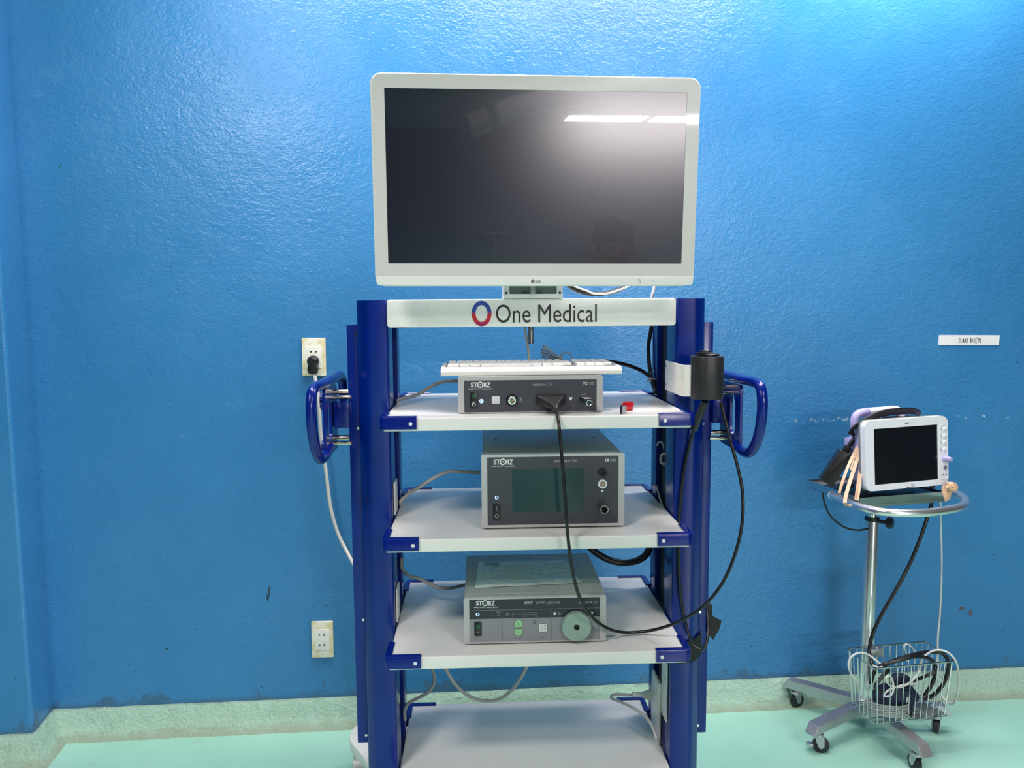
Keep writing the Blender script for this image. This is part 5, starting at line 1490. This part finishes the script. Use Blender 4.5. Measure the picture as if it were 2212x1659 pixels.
# coil of clear grey tubing at the bottom left
tc_ = []
for n_ in range(7):
    for k in range(10):
        a = 2 * PI * k / 10
        tc_.append(Vector((1.281 + (.058 + .003 * math.sin(n_ * 2.1)) * math.cos(a) + .004 * math.sin(n_), 2.108 + .036 * math.sin(a), 0.1385 + .0052 * n_ + .003 * math.sin(a * 2 + n_))))
single('tubing_coil', MB().tube(tc_, .0028, n=8, sm=3), M['clear'], WM, Vector((1.27, 2.108, .131)), 'coil of clear grey tubing at the bottom left of the wire basket', 'tubing', ang=60)
# grey plastic bag
c = wq(1590, 850, 2.11)
single('plastic_bag', blob(c.x, c.y, c.z, .046, .030, .018, 8.0, .3), simple('grey_plastic_film', srgb(96, 108, 110), .35, var=.15, scale=30), WM, c, 'crumpled grey plastic bag at the right bottom of the wire basket', 'plastic bag', ang=180)

# ================================================================== BEHIND THE CAMERA: what the dark screen mirrors
def mirrored(px, py, dist):
    n = (MM.to_3x3() @ Vector((0, 1, 0))).normalized()
    d = ray(px, py)
    t = (MM.translation - EYE).dot(n) / d.dot(n)
    r = (d - n * 2 * d.dot(n)).normalized()
    return EYE + d * t + r * dist
a0, a1, a2, a3 = mirrored(1040, 262, 2.6), mirrored(1110, 232, 2.62), mirrored(1330, 192, 2.7), mirrored(1560, 150, 2.85)
sa = thing('surgical_lamp_arm', 'pale swivelling ceiling arm mirrored faintly at the top of the dark screen', 'ceiling arm', Matrix.Translation((a3.x, a3.y, CEIL)))
so2 = Vector((a3.x, a3.y, CEIL))
obj('ceiling_column', MB().cyl((a3.x, a3.y, CEIL), (a3.x, a3.y, a3.z - .06), .07, n=24).shift(-so2), M['pm_white'], sa)
obj('swing_arm', MB().tube([a3, a2, a1, a0.lerp(a1, .5)], .055, n=16, sm=5).shift(-so2), M['pm_white'], sa)
obj('end_joint', MB().cyl(a0 + (a1 - a0) * .2, a0 - (a1 - a0) * .35, .062, n=24).shift(-so2), M['alu'], sa)
ivt = mirrored(1070, 503, 3.0)
iv = thing('drip_stand', 'thin metal drip stand with two hooks mirrored at the bottom of the dark screen', 'drip stand', Matrix.Translation((ivt.x, ivt.y, 0)))
obj('pole', MB().cyl((0, 0, .06), (0, 0, ivt.z), .012, n=14), M['steel2'], iv)
obj('hook_bar', MB().tube([(-.075, 0, ivt.z + .022), (-.066, 0, ivt.z + .002), (-.04, 0, ivt.z), (.04, 0, ivt.z), (.066, 0, ivt.z + .002), (.075, 0, ivt.z + .022)], .005, n=8), M['steel2'], iv)
for k in range(5):
    a = 2 * PI * k / 5
    obj('foot', MB().cyl((0, 0, .07), (.25 * math.cos(a), .25 * math.sin(a), .04), .013, n=10).lathe([(-.012, .015), (-.012, .03), (.012, .03), (.012, .015)], (.25 * math.cos(a), .25 * math.sin(a), .031), (-math.sin(a), math.cos(a), 0), 16), M['steel2'], iv)

# the onlooker whose dark head shows in the lower right of the screen
hc = mirrored(1325, 528, 1.40)
PX, PY, PZ = hc.x, hc.y, hc.z
pers = thing('person', 'dark-haired person in grey scrubs mirrored as a dark head in the big screen', 'person', Matrix.Translation((PX, PY, 0)))
def skin(name, verts, edges, mat, parent, sub=2):
    me = bpy.data.meshes.new(name)
    me.from_pydata([v[0] for v in verts], edges, [])
    o = bpy.data.objects.new(name, me); COL.objects.link(o)
    m1 = o.modifiers.new('s', 'SKIN'); m1.use_smooth_shade = True
    for i, v in enumerate(verts):
        d = me.skin_vertices[0].data[i]; r = v[1]
        d.radius = r if isinstance(r, tuple) else (r, r)
        d.use_root = (i == 0)
    m2 = o.modifiers.new('u', 'SUBSURF'); m2.levels = m2.render_levels = sub
    dg = bpy.context.evaluated_depsgraph_get()
    nm = bpy.data.meshes.new_from_object(o.evaluated_get(dg))
    bpy.data.objects.remove(o, do_unlink=True)
    nm.materials.clear(); nm.materials.append(mat); nm.shade_smooth()
    o2 = bpy.data.objects.new(name, nm)
    return link(o2, parent)
k = PZ / 1.475                                   # head centre of a 1.58 m figure
def body_chain(grow=0.0, hands=True, head=True):
    V, E_ = [], []
    def add(p, r, prev=None):
        g = grow if grow else 0
        r = (r[0] + g, r[1] + g) if isinstance(r, tuple) else r + g
        V.append((Vector(p) * k, (r[0] * k, r[1] * k) if isinstance(r, tuple) else r * k))
        if prev is not None: E_.append((prev, len(V) - 1))
        return len(V) - 1
    pel = add((0, 0, .80), (.135, .095))
    wst = add((0, .005, .95), (.115, .085), pel)
    che = add((0, 0, 1.13), (.140, .100), wst)
    upp = add((0, -.005, 1.25), (.115, .080), che)
    if head:
        nk = add((0, 0, 1.335), .050, upp)
        jw = add((0, .018, 1.41), (.062, .070), nk)
        cr = add((0, .006, 1.490), (.074, .088), jw)
        add((0, .0, 1.545), (.050, .062), cr)
    for s in (-1, 1):
        sh = add((s * .155, -.005, 1.245), .058, upp)
        el = add((s * .205, -.02, .985), .040, sh)
        if hands:
            wr = add((s * .215, .03, .765), .026, el)
            pa = add((s * .215, .045, .700), (.020, .036), wr)
            for j, (dy, ln) in enumerate(((-.026, .062), (-.009, .074), (.009, .072), (.026, .060))):
                a = add((s * .214, .046 + dy, .660), .0095, pa)
                b = add((s * .208, .052 + dy, .660 - ln * .55), .0085, a)
                add((s * .198, .058 + dy, .660 - ln), .0075, b)
            a = add((s * .206, .085, .715), .0105, pa); add((s * .200, .098, .680), .009, a)
        hp = add((s * .085, 0, .74), .085, pel)
        kn = add((s * .095, .012, .435), .058, hp)
        an = add((s * .10, -.015, .085), .040 if not grow else .050, kn)
        if hands:
            bl_ = add((s * .105, .06, .035), (.042, .030), an); add((s * .108, .125, .028), (.036, .024), bl_)
    return V, E_
SKIN = simple('skin', srgb(150, 108, 84), .5); SCR = simple('grey_scrubs', srgb(70, 78, 84), .8); HAIR = simple('black_hair', srgb(16, 14, 14), .5, bump=.3, bscale=200)
bd = skin('body', *body_chain(0), SKIN, pers)
skin('scrubs', *body_chain(.010, False, False), SCR, pers)
hz_ = 1.478 * k
obj('hair', blob(0, -.016 * k, hz_ + .028 * k, .084 * k, .098 * k, .086 * k, 3.0, .05, 4, 2.1), HAIR, pers, ang=180)
obj('nose', blob(0, .102 * k, hz_ - .035 * k, .013, .016, .020, 1.0, 0, 3, 2), SKIN, pers, ang=180)
obj('mouth', blob(0, .088 * k, hz_ - .074 * k, .023, .008, .006, 1.0, 0, 3, 2), simple('lips', srgb(120, 66, 58), .5), pers, ang=180)
for s in (-1, 1):
    obj('eye', blob(s * .030 * k, .084 * k, hz_ - .012 * k, .012, .010, .007, 1.0, 0, 3, 2), simple('dark_eye', srgb(52, 44, 40), .4), pers, ang=180)
    obj('ear', blob(s * .078 * k, .004 * k, hz_ - .030 * k, .011, .018, .029, 1.0, .1, 3, 2), SKIN, pers, ang=180)
